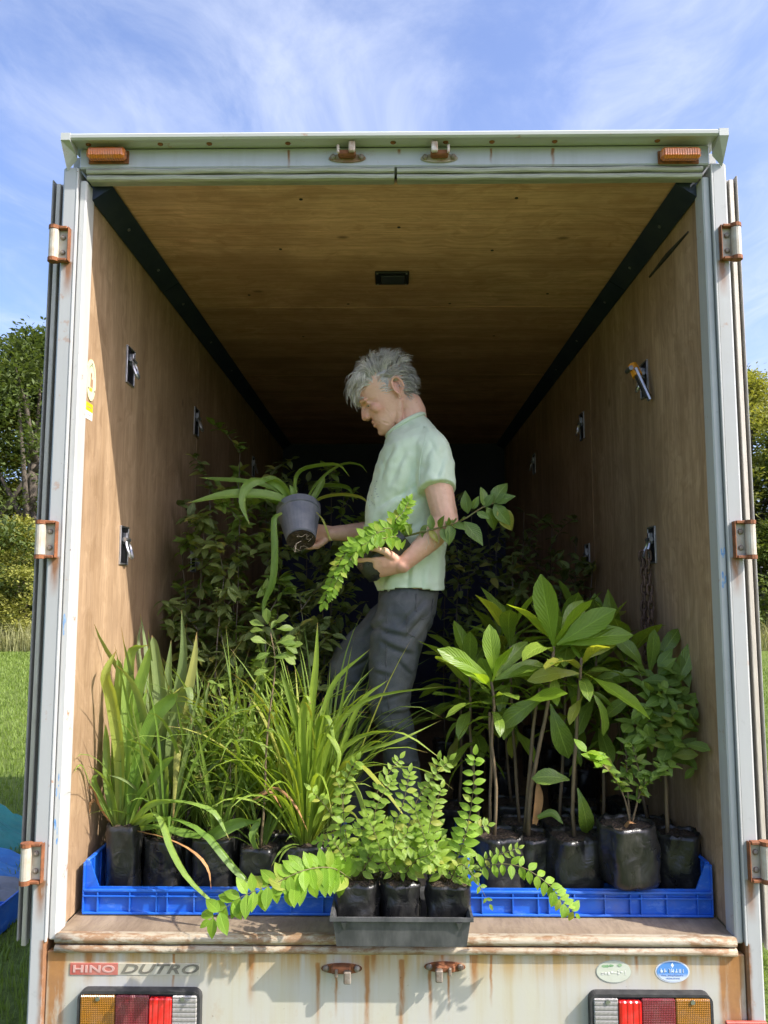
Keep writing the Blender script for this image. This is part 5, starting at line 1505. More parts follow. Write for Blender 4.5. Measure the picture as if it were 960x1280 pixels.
for j in range(NV + 1):
    u = prof[0][0] + (prof[-1][0] - prof[0][0]) * j / NV
    fr, bk, wd = hrow(u)
    cf = (fr + bk) / 2 - .01; 
    for i in range(NU):
        a = 2*math.pi*i/NU
        ca, sa = math.cos(a), math.sin(a)
        ca_ = math.copysign(abs(ca) ** .92, ca); sa_ = math.copysign(abs(sa) ** .86, sa)
        f_ = cf + (fr - cf) * ca_ if ca > 0 else cf + (cf - bk) * ca_
        l_ = wd * sa_
        # eye sockets, temples, hollow under the cheekbone
        for s_ in (-1, 1):
            f_ -= .011 * math.exp(-((l_ - s_*.032)/.016)**2 - ((u - .118)/.012)**2) * (1 if ca > 0 else 0)
        if ca > -.3: l_ *= 1 - .05 * math.exp(-((u - .055)/.016)**2 - ((f_ - .035)/.03)**2)
        l_ *= 1 - .05 * math.exp(-((u - .142)/.016)**2 - ((f_ - .06)/.03)**2)
        vs.append(hp(f_, l_, u))
fs = [(j*NU+i, j*NU+(i+1) % NU, (j+1)*NU+(i+1) % NU, (j+1)*NU+i) for j in range(NV) for i in range(NU)]
fs += [tuple(range(NU))[::-1], tuple(range(NV*NU, (NV+1)*NU))]
body.add(vs, fs)
# nose, brow, cheekbones, lips, chin, ears
tube(body, [hp(.080, 0, .128), hp(.092, 0, .114), hp(.0975, 0, .098), hp(.1015, 0, .086), hp(.092, 0, .076)], [.0085, .0095, .0115, .0125, .010], 10)
ellipsoid(body, hp(.1005, 0, .085), (.0130,)*3)
for s_ in (-1, 1):
    ellipsoid(body, hp(.093, s_*.012, .081), (.0115, .010, .0105)); ellipsoid(body, hp(.084, s_*.009, .094), (.016, .011, .017))
    tube(body, [hp(.089, s_*.008, .131), hp(.090, s_*.028, .135), hp(.076, s_*.050, .129)], [.0075, .0085, .006], 8)
    ellipsoid(body, hp(.053, s_*.044, .090), (.024, .017, .020))
    ellipsoid(body, hp(.069, s_*.032, .1165), (.0125, .014, .0085))
    # ear: rim, lobe and bowl
    ce = (-.040, .0725, .116)
    rim = [hp(ce[0] + .0175*math.cos(a), s_*(ce[1] + .006 + .006*(1 - math.cos(a))*.7), ce[2] + .031*math.sin(a) + .004) for a in [R(-70 + k * 28) for k in range(11)]]
    tube(body, rim, [.0045, .005, .0055, .006, .006, .006, .006, .0055, .005, .005, .0045], 8)
    ellipsoid(body, hp(ce[0] + .004, s_*(ce[1] - .002), ce[2] + .001), (.013, .006, .024), M=Matrix((F, LV, U)).transposed())
    ellipsoid(body, hp(ce[0] + .008, s_*(ce[1] + .003), ce[2] - .028), (.0085, .0065, .010))
tube(body, [hp(.070, -.022, .0545), hp(.084, -.008, .0575), hp(.084, .008, .0575), hp(.070, .022, .0545)], [.003, .0052, .0052, .003], 8)
tube(body, [hp(.070, -.020, .0445), hp(.0825, -.008, .043), hp(.0825, .008, .043), hp(.070, .020, .0445)], [.003, .006, .006, .003], 8)
ellipsoid(body, hp(.069, 0, .013), (.016, .018, .014))
ellipsoid(body, hp(.010, 0, .020), (.045, .042, .018), M=Matrix((F, LV, U)).transposed())
# neck
NB = at(512, 556, PY)
limb(body, [hp(-.042, 0, .085), hp(-.058, 0, .035), NB + Vector((.006, 0, .015)), NB + Vector((.01, 0, -.05))], [.054, .053, .060, .072], 18, 10)
tube(body, [hp(-.03, -.055, .08), NB + Vector((-.04, -.03, -.01))], [.012, .010], 8)
# torso core, hidden by the shirt
limb(body, [NB + Vector((.005, 0, -.06)), at(514, 620, PY), at(512, 720, PY)], [.10, .125, .12], 18, 8, ry=[.15, .15, .14], side=(1, 0, 0))
# near arm (his left)
YA = .43
sh, el, wr = at(541, 566, YA + .02), at(557, 650, YA - .03), at(503, 706, YA - .035)
limb(body, [sh, sh.lerp(el, .5) + Vector((-.004, -.008, 0)), el], [.046, .051, .045], 16, 10)
limb(body, [el, el.lerp(wr, .35) + Vector((.004, 0, -.008)), wr], [.044, .043, .029], 16, 10, ry=[.044, .041, .025])
# far arm (his right)
YF = .74
sh2, el2, wr2 = at(516, 566, .76), at(498, 662, .86), at(414, 667, YF)
limb(body, [sh2, el2], [.056, .046], 14, 8)
limb(body, [el2, el2.lerp(wr2, .4), wr2], [.044, .042, .028], 14, 8)
# hands
def hand(wrist, d, n_, sc_, fingers, thumb):
    """palm from the wrist along d; n_ is the direction of the back of the hand; lateral index side = d x n_"""
    d = d.normalized(); n_ = (n_ - d * n_.dot(d)).normalized(); s_ = d.cross(n_)
    L = .098 * sc_
    pal = [wrist - d*.012, wrist + d*(L*.35), wrist + d*(L*.75), wrist + d*L]
    tube(body, pal, [.027*sc_, .036*sc_, .042*sc_, .040*sc_], 14, [.022*sc_, .018*sc_, .0155*sc_, .012*sc_], side=s_)
    for k, (bend, spread) in enumerate(fingers):
        off = (.031 - .0205 * k) * sc_
        p = wrist + d*(L*(.97 - .05*abs(k - 1.2))) + s_*off
        seg = [(.044, .0093), (.027, .0085), (.021, .0075)]
        if k == 3: seg = [(.034, .0082), (.021, .0075), (.018, .0066)]
        if k == 1: seg = [(.048, .0095), (.030, .0087), (.022, .0076)]
        a = 0; pts = [p - d*.014]; rad = [.0098 * sc_]
        dd = (d + s_ * spread).normalized()
        pts.append(p); rad.append(.0100 * sc_)
        for (ln, rr), b in zip(seg, bend):
            a += R(b)
            v = dd * math.cos(a) - n_ * math.sin(a)
            p = p + v * ln * sc_; pts.append(p); rad.append(rr * sc_)
        tube(body, pts, rad, 10); ellipsoid(body, pts[-1], (rad[-1],)*3, nu=10, nv=6)
        for q_, r_ in zip(pts[2:-1], rad[2:-1]): ellipsoid(body, q_, (r_*1.04,)*3, nu=10, nv=6)
    p = wrist + d*(L*.22) + s_*(.024*sc_) - n_*.004
    pts = [p]; rad = [.0165*sc_]
    for v, ln, rr in thumb:
        vv = (d*v[0] + s_*v[1] + n_*v[2]).normalized()
        p = p + vv*ln*sc_; pts.append(p); rad.append(rr*sc_)
    tube(body, pts, rad, 10); ellipsoid(body, pts[-1], (rad[-1],)*3, nu=10, nv=6)
# near hand: points left, back of the hand towards the camera, cradling the bag
dn = Vector((-1, .05, -.10)); bn = Vector((0, -.86, -.52))
hand(wr, dn, bn, 1.0, [((14, 8, 6), -.10), ((26, 16, 12), -.04), ((34, 22, 14), 0), ((40, 24, 16), .02)], [((.62, .72, .12), .046, .0135), ((.88, .46, .05), .034, .0115), ((.97, .2, -.05), .026, .0095)])
# far hand behind the grey pot
hand(wr2, Vector((-1, .22, .02)), Vector((.25, 1, .0)), 1.0, [((28, 30, 22), .12), ((26, 30, 22), .04), ((26, 30, 22), -.02), ((28, 32, 24), -.08)], [((.6, .6, -.5), .045, .0135), ((.8, .1, -.6), .034, .0115), ((.85, -.1, -.5), .026, .0095)])
# hips and legs inside the jeans
hipN, kneeN, ankN = at(512, 752, .525), at(488, 880, .515), at(512, 1040, .53)
hipF, kneeF, ankF = at(506, 752, .70), at(432, 838, .67), at(446, 1010, .70)
ankN.z = ZF + .09; ankF.z = ZF + .09
for a_, b_, c_ in ((hipN, kneeN, ankN), (hipF, kneeF, ankF)):
    limb(body, [a_, b_], [.075, .05], 12, 6); limb(body, [b_, c_], [.05, .035], 12, 6)
    limb(body, [c_ + Vector((.02, 0, -.03)), c_ + Vector((-.13, 0, -.055))], [.035, .03], 10, 5)
limb(body, [at(512, 700, .6), at(508, 760, .6)], [.10, .10], 14, 5, ry=[.14, .15], side=(1, 0, 0))
def skinmat(red):
    m = NT('skin')
    o = m.xyz()
    n_ = m.noise(m.mapping(), 26, 6, .65); n2_ = m.noise(m.mapping(), 7, 4); n3_ = m.noise(m.mapping(), 160, 3)
    c = m.mix(m.rng(n2_, .35, .7), (0.70, 0.45, 0.32), (0.66, 0.38, 0.26))
    c = m.mix(m.rng(n_, .50, .72, 0, .5), c, (0.56, 0.28, 0.19))
    c = m.mix(m.rng(m.noise(m.mapping(), 70, 3), .66, .74, 0, .4), c, (0.40, 0.20, 0.13))
    for p_, r_ in red:     # ruddy patches
        d_ = m.n('ShaderNodeVectorMath', operation='DISTANCE'); m.l(m.tc.outputs['Object'], d_.inputs[0]); d_.inputs[1].default_value = p_
        k_ = m.math('MULTIPLY', m.rng(d_.outputs['Value'], r_*.2, r_, .42, 0, True), m.rng(n_, .25, .7, .45, 1))
        c = m.mix(k_, c, (0.62, 0.21, 0.16))
    m.base(c); m.set(rough=m.rng(n_, .3, .7, .42, .6), spec=.4)
    m.b.inputs['Subsurface Weight'].default_value = .10
    m.b.inputs['Subsurface Radius'].default_value = (.010, .004, .002)
    m.bump(m.math('ADD', m.math('MULTIPLY', n3_, .5), n_), .35, .003)
    return m.mat
M['skin'] = skinmat([(tuple(q_ - base_), r_) for q_, r_ in ((hp(.095, 0, .085), .035), (hp(.055, -.055, .085), .045), (hp(-.036, -.075, .118), .045), (hp(.08, 0, .045), .03), (NB + Vector((0, -.05, .05)), .07), (wr, .12))])
CREASE = []
for s_ in (-1, 1):
    for seq in ([(.093, .016, .078), (.082, .026, .060), (.070, .034, .040)], [(.060, .046, .112), (.048, .058, .105)], [(.060, .048, .118), (.046, .060, .118)], [(.062, .046, .107), (.050, .056, .096)], [(.055, .040, .036), (.040, .045, .018)],
                [(.030, .058, .070), (.022, .055, .040), (.020, .050, .018)], [(-.005, .060, .050), (-.02, .058, .015)], [(.080, .012, .104), (.072, .030, .101), (.064, .042, .104)], [(.088, .012, .150), (.080, .034, .152)], [(.086, .012, .163), (.078, .034, .165)]):
        CREASE += [(hp(f0, s_*l0, u0), hp(f1, s_*l1, u1), .0019 if i_ < 99 else 0) for i_, ((f0, l0, u0), (f1, l1, u1)) in enumerate(zip(seq, seq[1:]))]
CREASE += [(hp(-.02, -.058, .03), NB + Vector((-.03, -.055, .015)), .002), (hp(-.055, -.05, .03), NB + Vector((.01, -.06, .02)), .0018)]
HC = hp(.02, 0, .07)
def face_disp(p, n_):
    if (p - HC).length > .22: return .0009 * mnoise.noise(p * 60)
    d = .0006 * mnoise.noise(p * 90)
    for a_, b_, dp in CREASE:
        ab = b_ - a_; t_ = max(0, min(1, (p - a_).dot(ab) / ab.length_squared)); q_ = (p - (a_ + ab*t_)).length
        if q_ < .012: d += -dp*math.exp(-(q_/.0032)**2) + dp*.45*math.exp(-((q_ - .006)/.003)**2)
    return d
bo = remesh('body', body, .0034, 5, M['skin'], person, disp=face_disp)
# eyes: the eyeball in its socket and a line of lashes
for s_ in (-1, 1):
    mb = MB(); ellipsoid(mb, hp(.0655, s_*.032, .1125), (.0108,)*3, nu=12, nv=8); eye = mb.build('eye', simple('eye_white', (.6, .56, .5), None, rough=.25), person, smooth=True)
    mb = MB(); ellipsoid(mb, hp(.0735, s_*.032, .1095), (.004,)*3, nu=8, nv=6); mb.build('iris', simple('iris', (.05, .06, .07), None, rough=.2), eye, smooth=True)
    mb = MB(); tube(mb, [hp(.075, s_*.020, .1105), hp(.0805, s_*.032, .1115), hp(.072, s_*.045, .1100)], [.001, .0016, .001], 5); mb.build('eyelash', M['hair2'], eye)
    mb = MB(); rr_ = random.Random(3)
    for k in range(34):
        t = k / 33; b_ = hp(.0965 - .018*t*t, s_*(.012 + .040*t), .137 + .004*math.sin(t*3))
        tube(mb, [b_, b_ + (F*.5 + LV*(s_*.8) + U*rr_.uniform(-.3, .5)).normalized()*.012], [.0011, .0005], 4)
    mb.build('eyebrow', M['hair1'], person)
mb = MB(); tube(mb, [hp(.073, -.019, .0495), hp(.0855, -.006, .0500), hp(.0855, .006, .0500), hp(.073, .019, .0495)], [.001, .0022, .0022, .001], 6); mb.build('mouth', simple('mouth_dark', (.10, .03, .03), None), person)
# hair: a thin cap under many tapered locks
mb = MB()
def scalp(a, u):
    fr, bk, wd = hrow(u); cf = (fr + bk)/2 - .01
    ca, sa = math.cos(a), math.sin(a)
    f_ = cf + (fr - cf)*ca if ca > 0 else cf + (cf - bk)*ca
    return f_, wd*sa
def hairline(a):
    d = abs(math.degrees(math.atan2(math.sin(a), math.cos(a))))   # 0 = front
    for (d0, u0), (d1, u1) in zip(HL, HL[1:]):
        if d <= d1: return u0 + (u1 - u0) * (d - d0) / (d1 - d0)
    return HL[-1][1]
HL = [(0, .190), (38, .186), (56, .165), (70, .132), (82, .118), (88, .140), (100, .150), (112, .140), (128, .085), (180, .066)]
capv = []; NA = 40; NR = 12
for j in range(NR + 1):
    for i in range(NA):
        a = 2*math.pi*i/NA; h = hairline(a); u = h + (.2355 - h)*j/NR
        f_, l_ = scalp(a, u); g = 1.0
        capv.append(hp(f_, l_*1.005, u + (.002 if j else 0)))
mb.add(capv, [(j*NA+i, j*NA+(i+1) % NA, (j+1)*NA+(i+1) % NA, (j+1)*NA+i) for j in range(NR) for i in range(NA)] + [tuple(range(NR*NA, (NR+1)*NA))])
hc = mb.build('hair', M['hair2'], person, smooth=True)
hr = random.Random(77)
mb = MB()
for k in range(5600):
    a = hr.uniform(0, 2*math.pi)
    h = hairline(a) + hr.uniform(-.012, .006); u = h + (.2345 - h) * (hr.random() ** .8)
    f_, l_ = scalp(a, u); p = hp(f_, l_, u)
    nrm = (F*(f_ + .01) + LV*l_*1.3 + U*(u - .12)*1.2).normalized()
    # clumps: neighbours share a bend
    cq = Vector((round(p.x*58)/58, round(p.y*58)/58, round(p.z*58)/58))
    cl = Vector((mnoise.noise(cq*31), mnoise.noise(cq*31 + Vector((9, 0, 0))), mnoise.noise(cq*31 + Vector((0, 9, 0)))))
    ca = math.cos(a); top = max(0, min(1, (u - .15)/.07))
    if f_ > .025 and top > .2:       # forelock sweeps forward and falls
        flow = F*1.0 + U*(.30 - .75*max(0, (f_ - .02)/.05)); ln = hr.uniform(.050, .085); lift = .30; fall = -.16
    elif top > .5:
        flow = -F*.35 + U*.42 + F*1.0*max(0, f_ + .01)/.04; ln = hr.uniform(.045, .070); lift = .35; fall = -.10
    else:
        flow = -F*.85 - U*(.25 + .3*(ca < -.4)); ln = hr.uniform(.030, .048); lift = .34; fall = -.07
        if ca > -.25: ln *= .80; lift = .24
    if hr.random() < .14: lift += .5; ln *= 1.15
    v = (flow.normalized() + nrm*lift + cl*1.25).normalized()
    bend = Vector((mnoise.noise(cq*17 + Vector((4, 4, 0))), mnoise.noise(cq*17 + Vector((0, 4, 4))), mnoise.noise(cq*17 + Vector((4, 0, 4)))))
    pts = [p + nrm*.0005]; q = p.copy(); m = 6
    for i in range(m):
        v = (v + U*fall*(i*.5) - nrm*.06*i + bend*.85*math.cos(i*1.25) + Vector((hr.uniform(-.07, .07), hr.uniform(-.07, .07), hr.uniform(-.07, .07)))).normalized()
        q = q + v*(ln/m); pts.append(q.copy())
    w0 = hr.uniform(.0007, .0015)
    mb.m = 0 if cl.x > .05 else 1
    if hr.random() < .25: mb.m = hr.choice((1, 2, 3))
    if ca > .2 and hr.random() < .45: mb.m = 3
    if ca < -.35 and top < .4 and hr.random() < .6: mb.m = 2
    tube(mb, pts, [w0*.8, w0, w0, w0*.95, w0*.8, w0*.5, w0*.12], 3, caps=False)
mb.build('lock', [M['hair%d' % i] for i in range(4)], hc, smooth=True, kind='stuff')

# --- t-shirt
sh_mb = MB()
def ring_stack(mb, rows, n=40, pw=2.4):
    """rows: (front px, py, back px, py, half depth, Y centre): each ring tips with the body"""
    vs = []
    for xf, yf, xb, yb, hy, yc in rows:
        a, b = at(xf, yf, yc), at(xb, yb, yc)
        c = (a + b)/2; h = (b - a)/2
        for k in range(n):
            an = 2*math.pi*k/n; ca, sa = math.cos(an), math.sin(an)
            p = c + h*math.copysign(abs(ca)**(2/pw), ca)
            vs.append((p.x, yc + hy*math.copysign(abs(sa)**(2/pw), sa), p.z))
    m = len(rows)
    fs = [(i*n+k, i*n+(k+1) % n, (i+1)*n+(k+1) % n, (i+1)*n+k) for i in range(m-1) for k in range(n)]
    fs += [tuple(range(n))[::-1], tuple(range((m-1)*n, m*n))]
    mb.add(vs, fs)
ring_stack(sh_mb, [(473, 742, 555, 740, .160, PY), (464, 715, 556, 712, .160, PY), (458, 690, 556, 685, .158, PY), (455, 660, 558, 652, .160, PY), (457, 635, 561, 620, .165, PY), (462, 610, 562, 592, .172, PY), (468, 588, 559, 567, .175, PY), (475, 568, 552, 547, .165, PY), (480, 557, 544, 535, .130, PY), (483, 550, 536, 526, .095, PY), (485, 546, 530, 520, .074, PY)])
limb(sh_mb, [at(526, 546, PY - .06), at(538, 560, YA + .04), at(544, 582, YA + .018), at(547, 612, YA - .022)], [.048, .066, .069, .069], 18, 12, end=False)
limb(sh_mb, [at(522, 556, PY + .05), at(516, 570, .75), at(512, 612, .79)], [.062, .074, .072], 16, 10, end=False)
def ridge(v): return (1 - abs(v)*2.2)
FOLD = []   # (start, end, depth, width): creases pulled from the armpit, across the waist and at the hem
for (x0_, y0_), (x1_, y1_), dp_, wd_ in (((528, 612), (474, 640), .011, .016), ((530, 630), (462, 668), .012, .018), ((534, 655), (466, 700), .012, .018), ((540, 690), (490, 716), .010, .016), ((512, 566), (492, 612), .008, .014), ((498, 556), (480, 600), .007, .013), ((524, 586), (500, 650), .009, .016), ((552, 640), (548, 730), .009, .018), ((520, 700), (514, 738), .009, .014), ((494, 700), (484, 738), .009, .014), ((537, 705), (534, 738), .008, .014), ((545, 560), (532, 600), .007, .014), ((558, 575), (550, 606), .007, .012), ((540, 545), (552, 575), .006, .012)):
    FOLD.append((at(x0_, y0_, .44), at(x1_, y1_, .44), dp_, wd_))
def shirt_disp(p, n_):
    q = Vector((p.x, p.y*.8, p.z))
    d = .0045 * mnoise.noise(Vector((p.x*15 + p.z*6, p.y*10, p.z*9))) + .0035 * mnoise.noise(q*34)
    if p.y < PY:
        for a_, b_, dp, wd in FOLD:
            ab = b_ - a_; w_ = Vector((p.x - a_.x, 0, p.z - a_.z)); ab = Vector((ab.x, 0, ab.z))
            t_ = w_.dot(ab) / ab.length_squared
            if -.2 < t_ < 1.2:
                s_ = (w_ - ab*t_); sg = s_.x*ab.z - s_.z*ab.x; q_ = s_.length*(1 if sg > 0 else -1) + .006*mnoise.noise(p*16)
                e = max(0, 1 - (2*t_ - 1)**2)**.6 if 0 <= t_ <= 1 else 0
                d += .62*dp*e*(math.exp(-(q_/wd)**2) - 1.0*math.exp(-((q_ - wd*1.3)/(wd*.6))**2))
    return d
sho = remesh('t_shirt', sh_mb, .005, 7, M['shirt'], person, disp=shirt_disp)
bm = bmesh.new(); bm.from_mesh(sho.data)
off = wloc(person)
hz = at(505, 737, PY - .16).z
kill = [v for v in bm.verts if (v.co + off).z < hz + .005*math.sin((v.co + off).x*30)]
bmesh.ops.delete(bm, geom=kill, context='VERTS')
bm.to_mesh(sho.data); bm.free()
sd = sho.modifiers.new('thick', 'SOLIDIFY'); sd.thickness = .004; sd.offset = -1
# collar band and stitched seams
bvS = BVHTree.FromPolygons([v.co + off for v in sho.data.vertices], [p.vertices[:] for p in sho.data.polygons])
def onto(bv, p, d): 
    h = bv.ray_cast(p - d*1.0, d)
    return h[0] if h[0] is not None else p
mb = MB()
ca_, cb_ = at(484, 546, PY), at(530, 519, PY)
cc = (ca_ + cb_)/2; hx = (cb_ - ca_)/2
ringp = [cc + hx*math.cos(2*math.pi*k/28) + Vector((0, .074*math.sin(2*math.pi*k/28), .004*abs(math.sin(2*math.pi*k/28)))) for k in range(29)]
tube(mb, ringp, .0085, 8, caps=False); mb.build('collar', M['shirt'], person, smooth=True)
def seam(bv, pxpts, Y, mat_, r_=.0014, dash=False):
    mb = MB(); P = []
    for px, py in pxpts:
        d = ray(px, py).normalized(); h = bv.ray_cast(CAM, d)
        if h[0] is not None: P.append(h[0] - d*.0006)
    if len(P) > 1: tube(mb, spline(P, len(P)*3), r_, 5)
    return mb
seam(bvS, [(530, 533), (532, 548), (527, 566), (524, 590), (525, 608)], PY, M['shirt'], .0016).build('sleeve_seam', M['shirt'], person, smooth=True)
seam(bvS, [(523, 611), (535, 610), (548, 607), (560, 603)], PY, M['shirt'], .0016).build('sleeve_hem', M['shirt'], person, smooth=True)
mb = MB(); r = random.Random(4)
for k in range(26):
    px, py = 462 + r.uniform(-3, 9) + (k % 5), 592 + k*1.6
    d = ray(px, py).normalized(); h = bvS.ray_cast(CAM, d)
    if h[0] is not None: disc(mb, h[0] + h[1]*.0006, h[1], r.uniform(.002, .006), r.uniform(.0015, .003), 7)
mb.build('chest_print', simple('grey_shirt_print', (.34, .42, .36), (.46, .56, .48), 60, .8), person)

# --- jeans
jm = MB()
limb(jm, [at(511, 735, .60), at(508, 765, .60)], [.112, .108], 20, 5, ry=[.150, .158], side=(1, 0, 0))
limb(jm, [at(506, 765, .525), at(496, 800, .515), at(487, 862, .51), at(487, 885, .512), at(500, 935, .52), ankN + Vector((0, 0, -.02))], [.102, .096, .076, .070, .060, .066], 20, 20, ry=[.095, .092, .080, .076, .066, .074], side=(1, 0, 0))
limb(jm, [at(506, 765, .69), at(472, 798, .685), at(436, 832, .67), at(438, 868, .675), at(446, 920, .69), ankF + Vector((0, 0, -.02))], [.100, .090, .074, .066, .060, .066], 20, 20, ry=[.095, .09, .080, .074, .066, .070], side=(1, 0, 0))
JF = [(at(x0_, y0_, .43), at(x1_, y1_, .43), dp_, wd_) for (x0_, y0_), (x1_, y1_), dp_, wd_ in (((476, 796), (520, 815), .009, .014), ((472, 780), (512, 792), .007, .012), ((470, 872), (514, 858), .009, .013), ((476, 892), (516, 886), .010, .012), ((480, 908), (518, 914), .009, .012), ((484, 934), (524, 926), .008, .013), ((486, 952), (524, 956), .008, .012), ((540, 752), (500, 792), .009, .015), ((535, 775), (508, 806), .008, .013), ((466, 836), (492, 842), .006, .012), ((500, 820), (518, 842), .006, .012), ((440, 800), (478, 770), .009, .014), ((432, 838), (458, 822), .008, .013), ((432, 856), (456, 862), .007, .012))]
def jean_disp(p, n_):
    d = .006 * mnoise.noise(Vector((p.x*13, p.y*11, p.z*15 + p.x*16))) + .0028*mnoise.noise(Vector((p.x*32, p.y*27, p.z*36 - p.x*30)))
    for a_, b_, dp, wd in JF:
        ab = Vector((b_.x - a_.x, 0, b_.z - a_.z)); w_ = Vector((p.x - a_.x, 0, p.z - a_.z))
        t_ = w_.dot(ab) / ab.length_squared
        if 0 < t_ < 1:
            s_ = w_ - ab*t_; sg = s_.x*ab.z - s_.z*ab.x; q_ = s_.length*(1 if sg > 0 else -1) + .007*mnoise.noise(p*15)
            d += dp*(max(0, 1 - (2*t_ - 1)**2)**.6)*(math.exp(-(q_/wd)**2) - math.exp(-((q_ - wd*1.2)/(wd*.55))**2))
    return d
jo = remesh('jeans', jm, .0055, 6, M['jeans'], person, disp=jean_disp)
bvJ = BVHTree.FromPolygons([v.co + off for v in jo.data.vertices], [p.vertices[:] for p in jo.data.polygons])
ms = simple('denim_seam', (.045, .05, .055), (.10, .10, .095), 90, .9)
seam(bvJ, [(487, 742), (484, 775), (483, 810), (483, 850), (487, 890), (496, 930)], .5, ms, .0018).build('side_seam', ms, jo, smooth=True)
seam(bvJ, [(509, 742), (509, 770), (509, 790), (520, 797)], .5, ms, .0018).build('pocket_seam', ms, jo, smooth=True)
seam(bvJ, [(520, 742), (521, 765), (529, 774), (538, 766), (542, 748)], .5, ms, .0018).build('back_pocket', ms, jo, smooth=True)
d_ = ray(486, 738).normalized(); h_ = bvJ.ray_cast(CAM, d_)
if h_[0] is not None:
    mb = MB(); ellipsoid(mb, h_[0] - d_*.001, (.006, .004, .006), nu=8, nv=6); mb.build('rivet', M['zinc'], jo)
for c_, nm in ((ankN, 'shoe'), (ankF, 'shoe')):
    mb = MB()
    limb(mb, [c_ + Vector((.055, 0, -.045)), c_ + Vector((-.05, 0, -.045)), c_ + Vector((-.17, 0, -.058))], [.046, .050, .034], 14, 8)
    limb(mb, [c_ + Vector((0, 0, .05)), c_ + Vector((0, 0, -.04))], [.052, .050], 14, 5)
    s_ = remesh(nm, mb, .007, 4, simple('dark_boot', (.045, .032, .022), (.08, .055, .035), 30, .6), person)
    for v in s_.data.vertices:
        if v.co.z + off.z < ZF + .003: v.co.z = ZF + .003 - off.z

# ------------------------------------------------------------------ held plants
# grey pot with strap leaves in his far hand, tipped so that its underside shows
pc = at(373, 636, .66); pb = at(381, 690, .635)
ax = (pc - pb).normalized(); ax = (ax + Vector((0, .55, 0))).normalized()
hp_ = thing('strap_leaf_plant', 'arching strap leaved plant in a tipped grey pot held out in his hand', 'potted plant', pb)
hgt = .150; rt_, rb_ = .082, .056
pb = pc - ax*hgt
u_ = Vector((1, 0, 0)); u_ = (u_ - ax*u_.dot(ax)).normalized(); w_ = ax.cross(u_)
mb = MB(); n = 32
rows = [(0, rb_*.92), (.004, rb_), (.12, rt_*.965), (.122, rt_*1.02), (.150, rt_*1.03), (.150, rt_*.97), (.125, rt_*.93)]
vs = [pb + ax*z + u_*(r_*math.cos(2*math.pi*k/n)) + w_*(r_*math.sin(2*math.pi*k/n)) for z, r_ in rows for k in range(n)]
fs = [(i*n+k, i*n+(k+1) % n, (i+1)*n+(k+1) % n, (i+1)*n+k) for i in range(len(rows)-1) for k in range(n)]
mb.add(vs, fs); mb.build('pot', M['potgrey'], hp_, smooth=False)
mb = MB()
r = random.Random(8); vs = [pb - ax*.004]
for ring in (.35, .7, .97):
    for k in range(n):
        p = pb + u_*(rb_*ring*math.cos(2*math.pi*k/n)) + w_*(rb_*ring*math.sin(2*math.pi*k/n)); p -= ax*(.006 + .008*mnoise.noise(p*70))
        vs.append(p)
fs = [(0, 1+(k+1) % n, 1+k) for k in range(n)] + [(1+i*n+k, 1+i*n+(k+1) % n, 1+(i+1)*n+(k+1) % n, 1+(i+1)*n+k) for i in range(2) for k in range(n)]
mb.add(vs, fs); mb.build('root_ball', M['soil'], hp_, smooth=True)
mb = MB()
for k in range(6):
    a = r.uniform(0, 6.28); q = pb + u_*(rb_*.8*math.cos(a)) + w_*(rb_*.8*math.sin(a)) - ax*.012
    P = [q]; 
    for i in range(4): q = q + Vector((r.uniform(-.02, .02), r.uniform(-.012, .006), r.uniform(-.012, .008))); P.append(q)
    tube(mb, P, .0007, 4)
tube(mb, [pb - ax*.01, pb + Vector((-.012, -.04, -.02)), pb + Vector((-.016, -.045, -.05))], .0016, 5)
mb.build('root', M['dryroot'], hp_, kind='stuff')
mb = MB(); disc(mb, pb + ax*.132, ax, rt_*.93, n=24); mb.build('soil', M['soil'], hp_)
Yh = .66
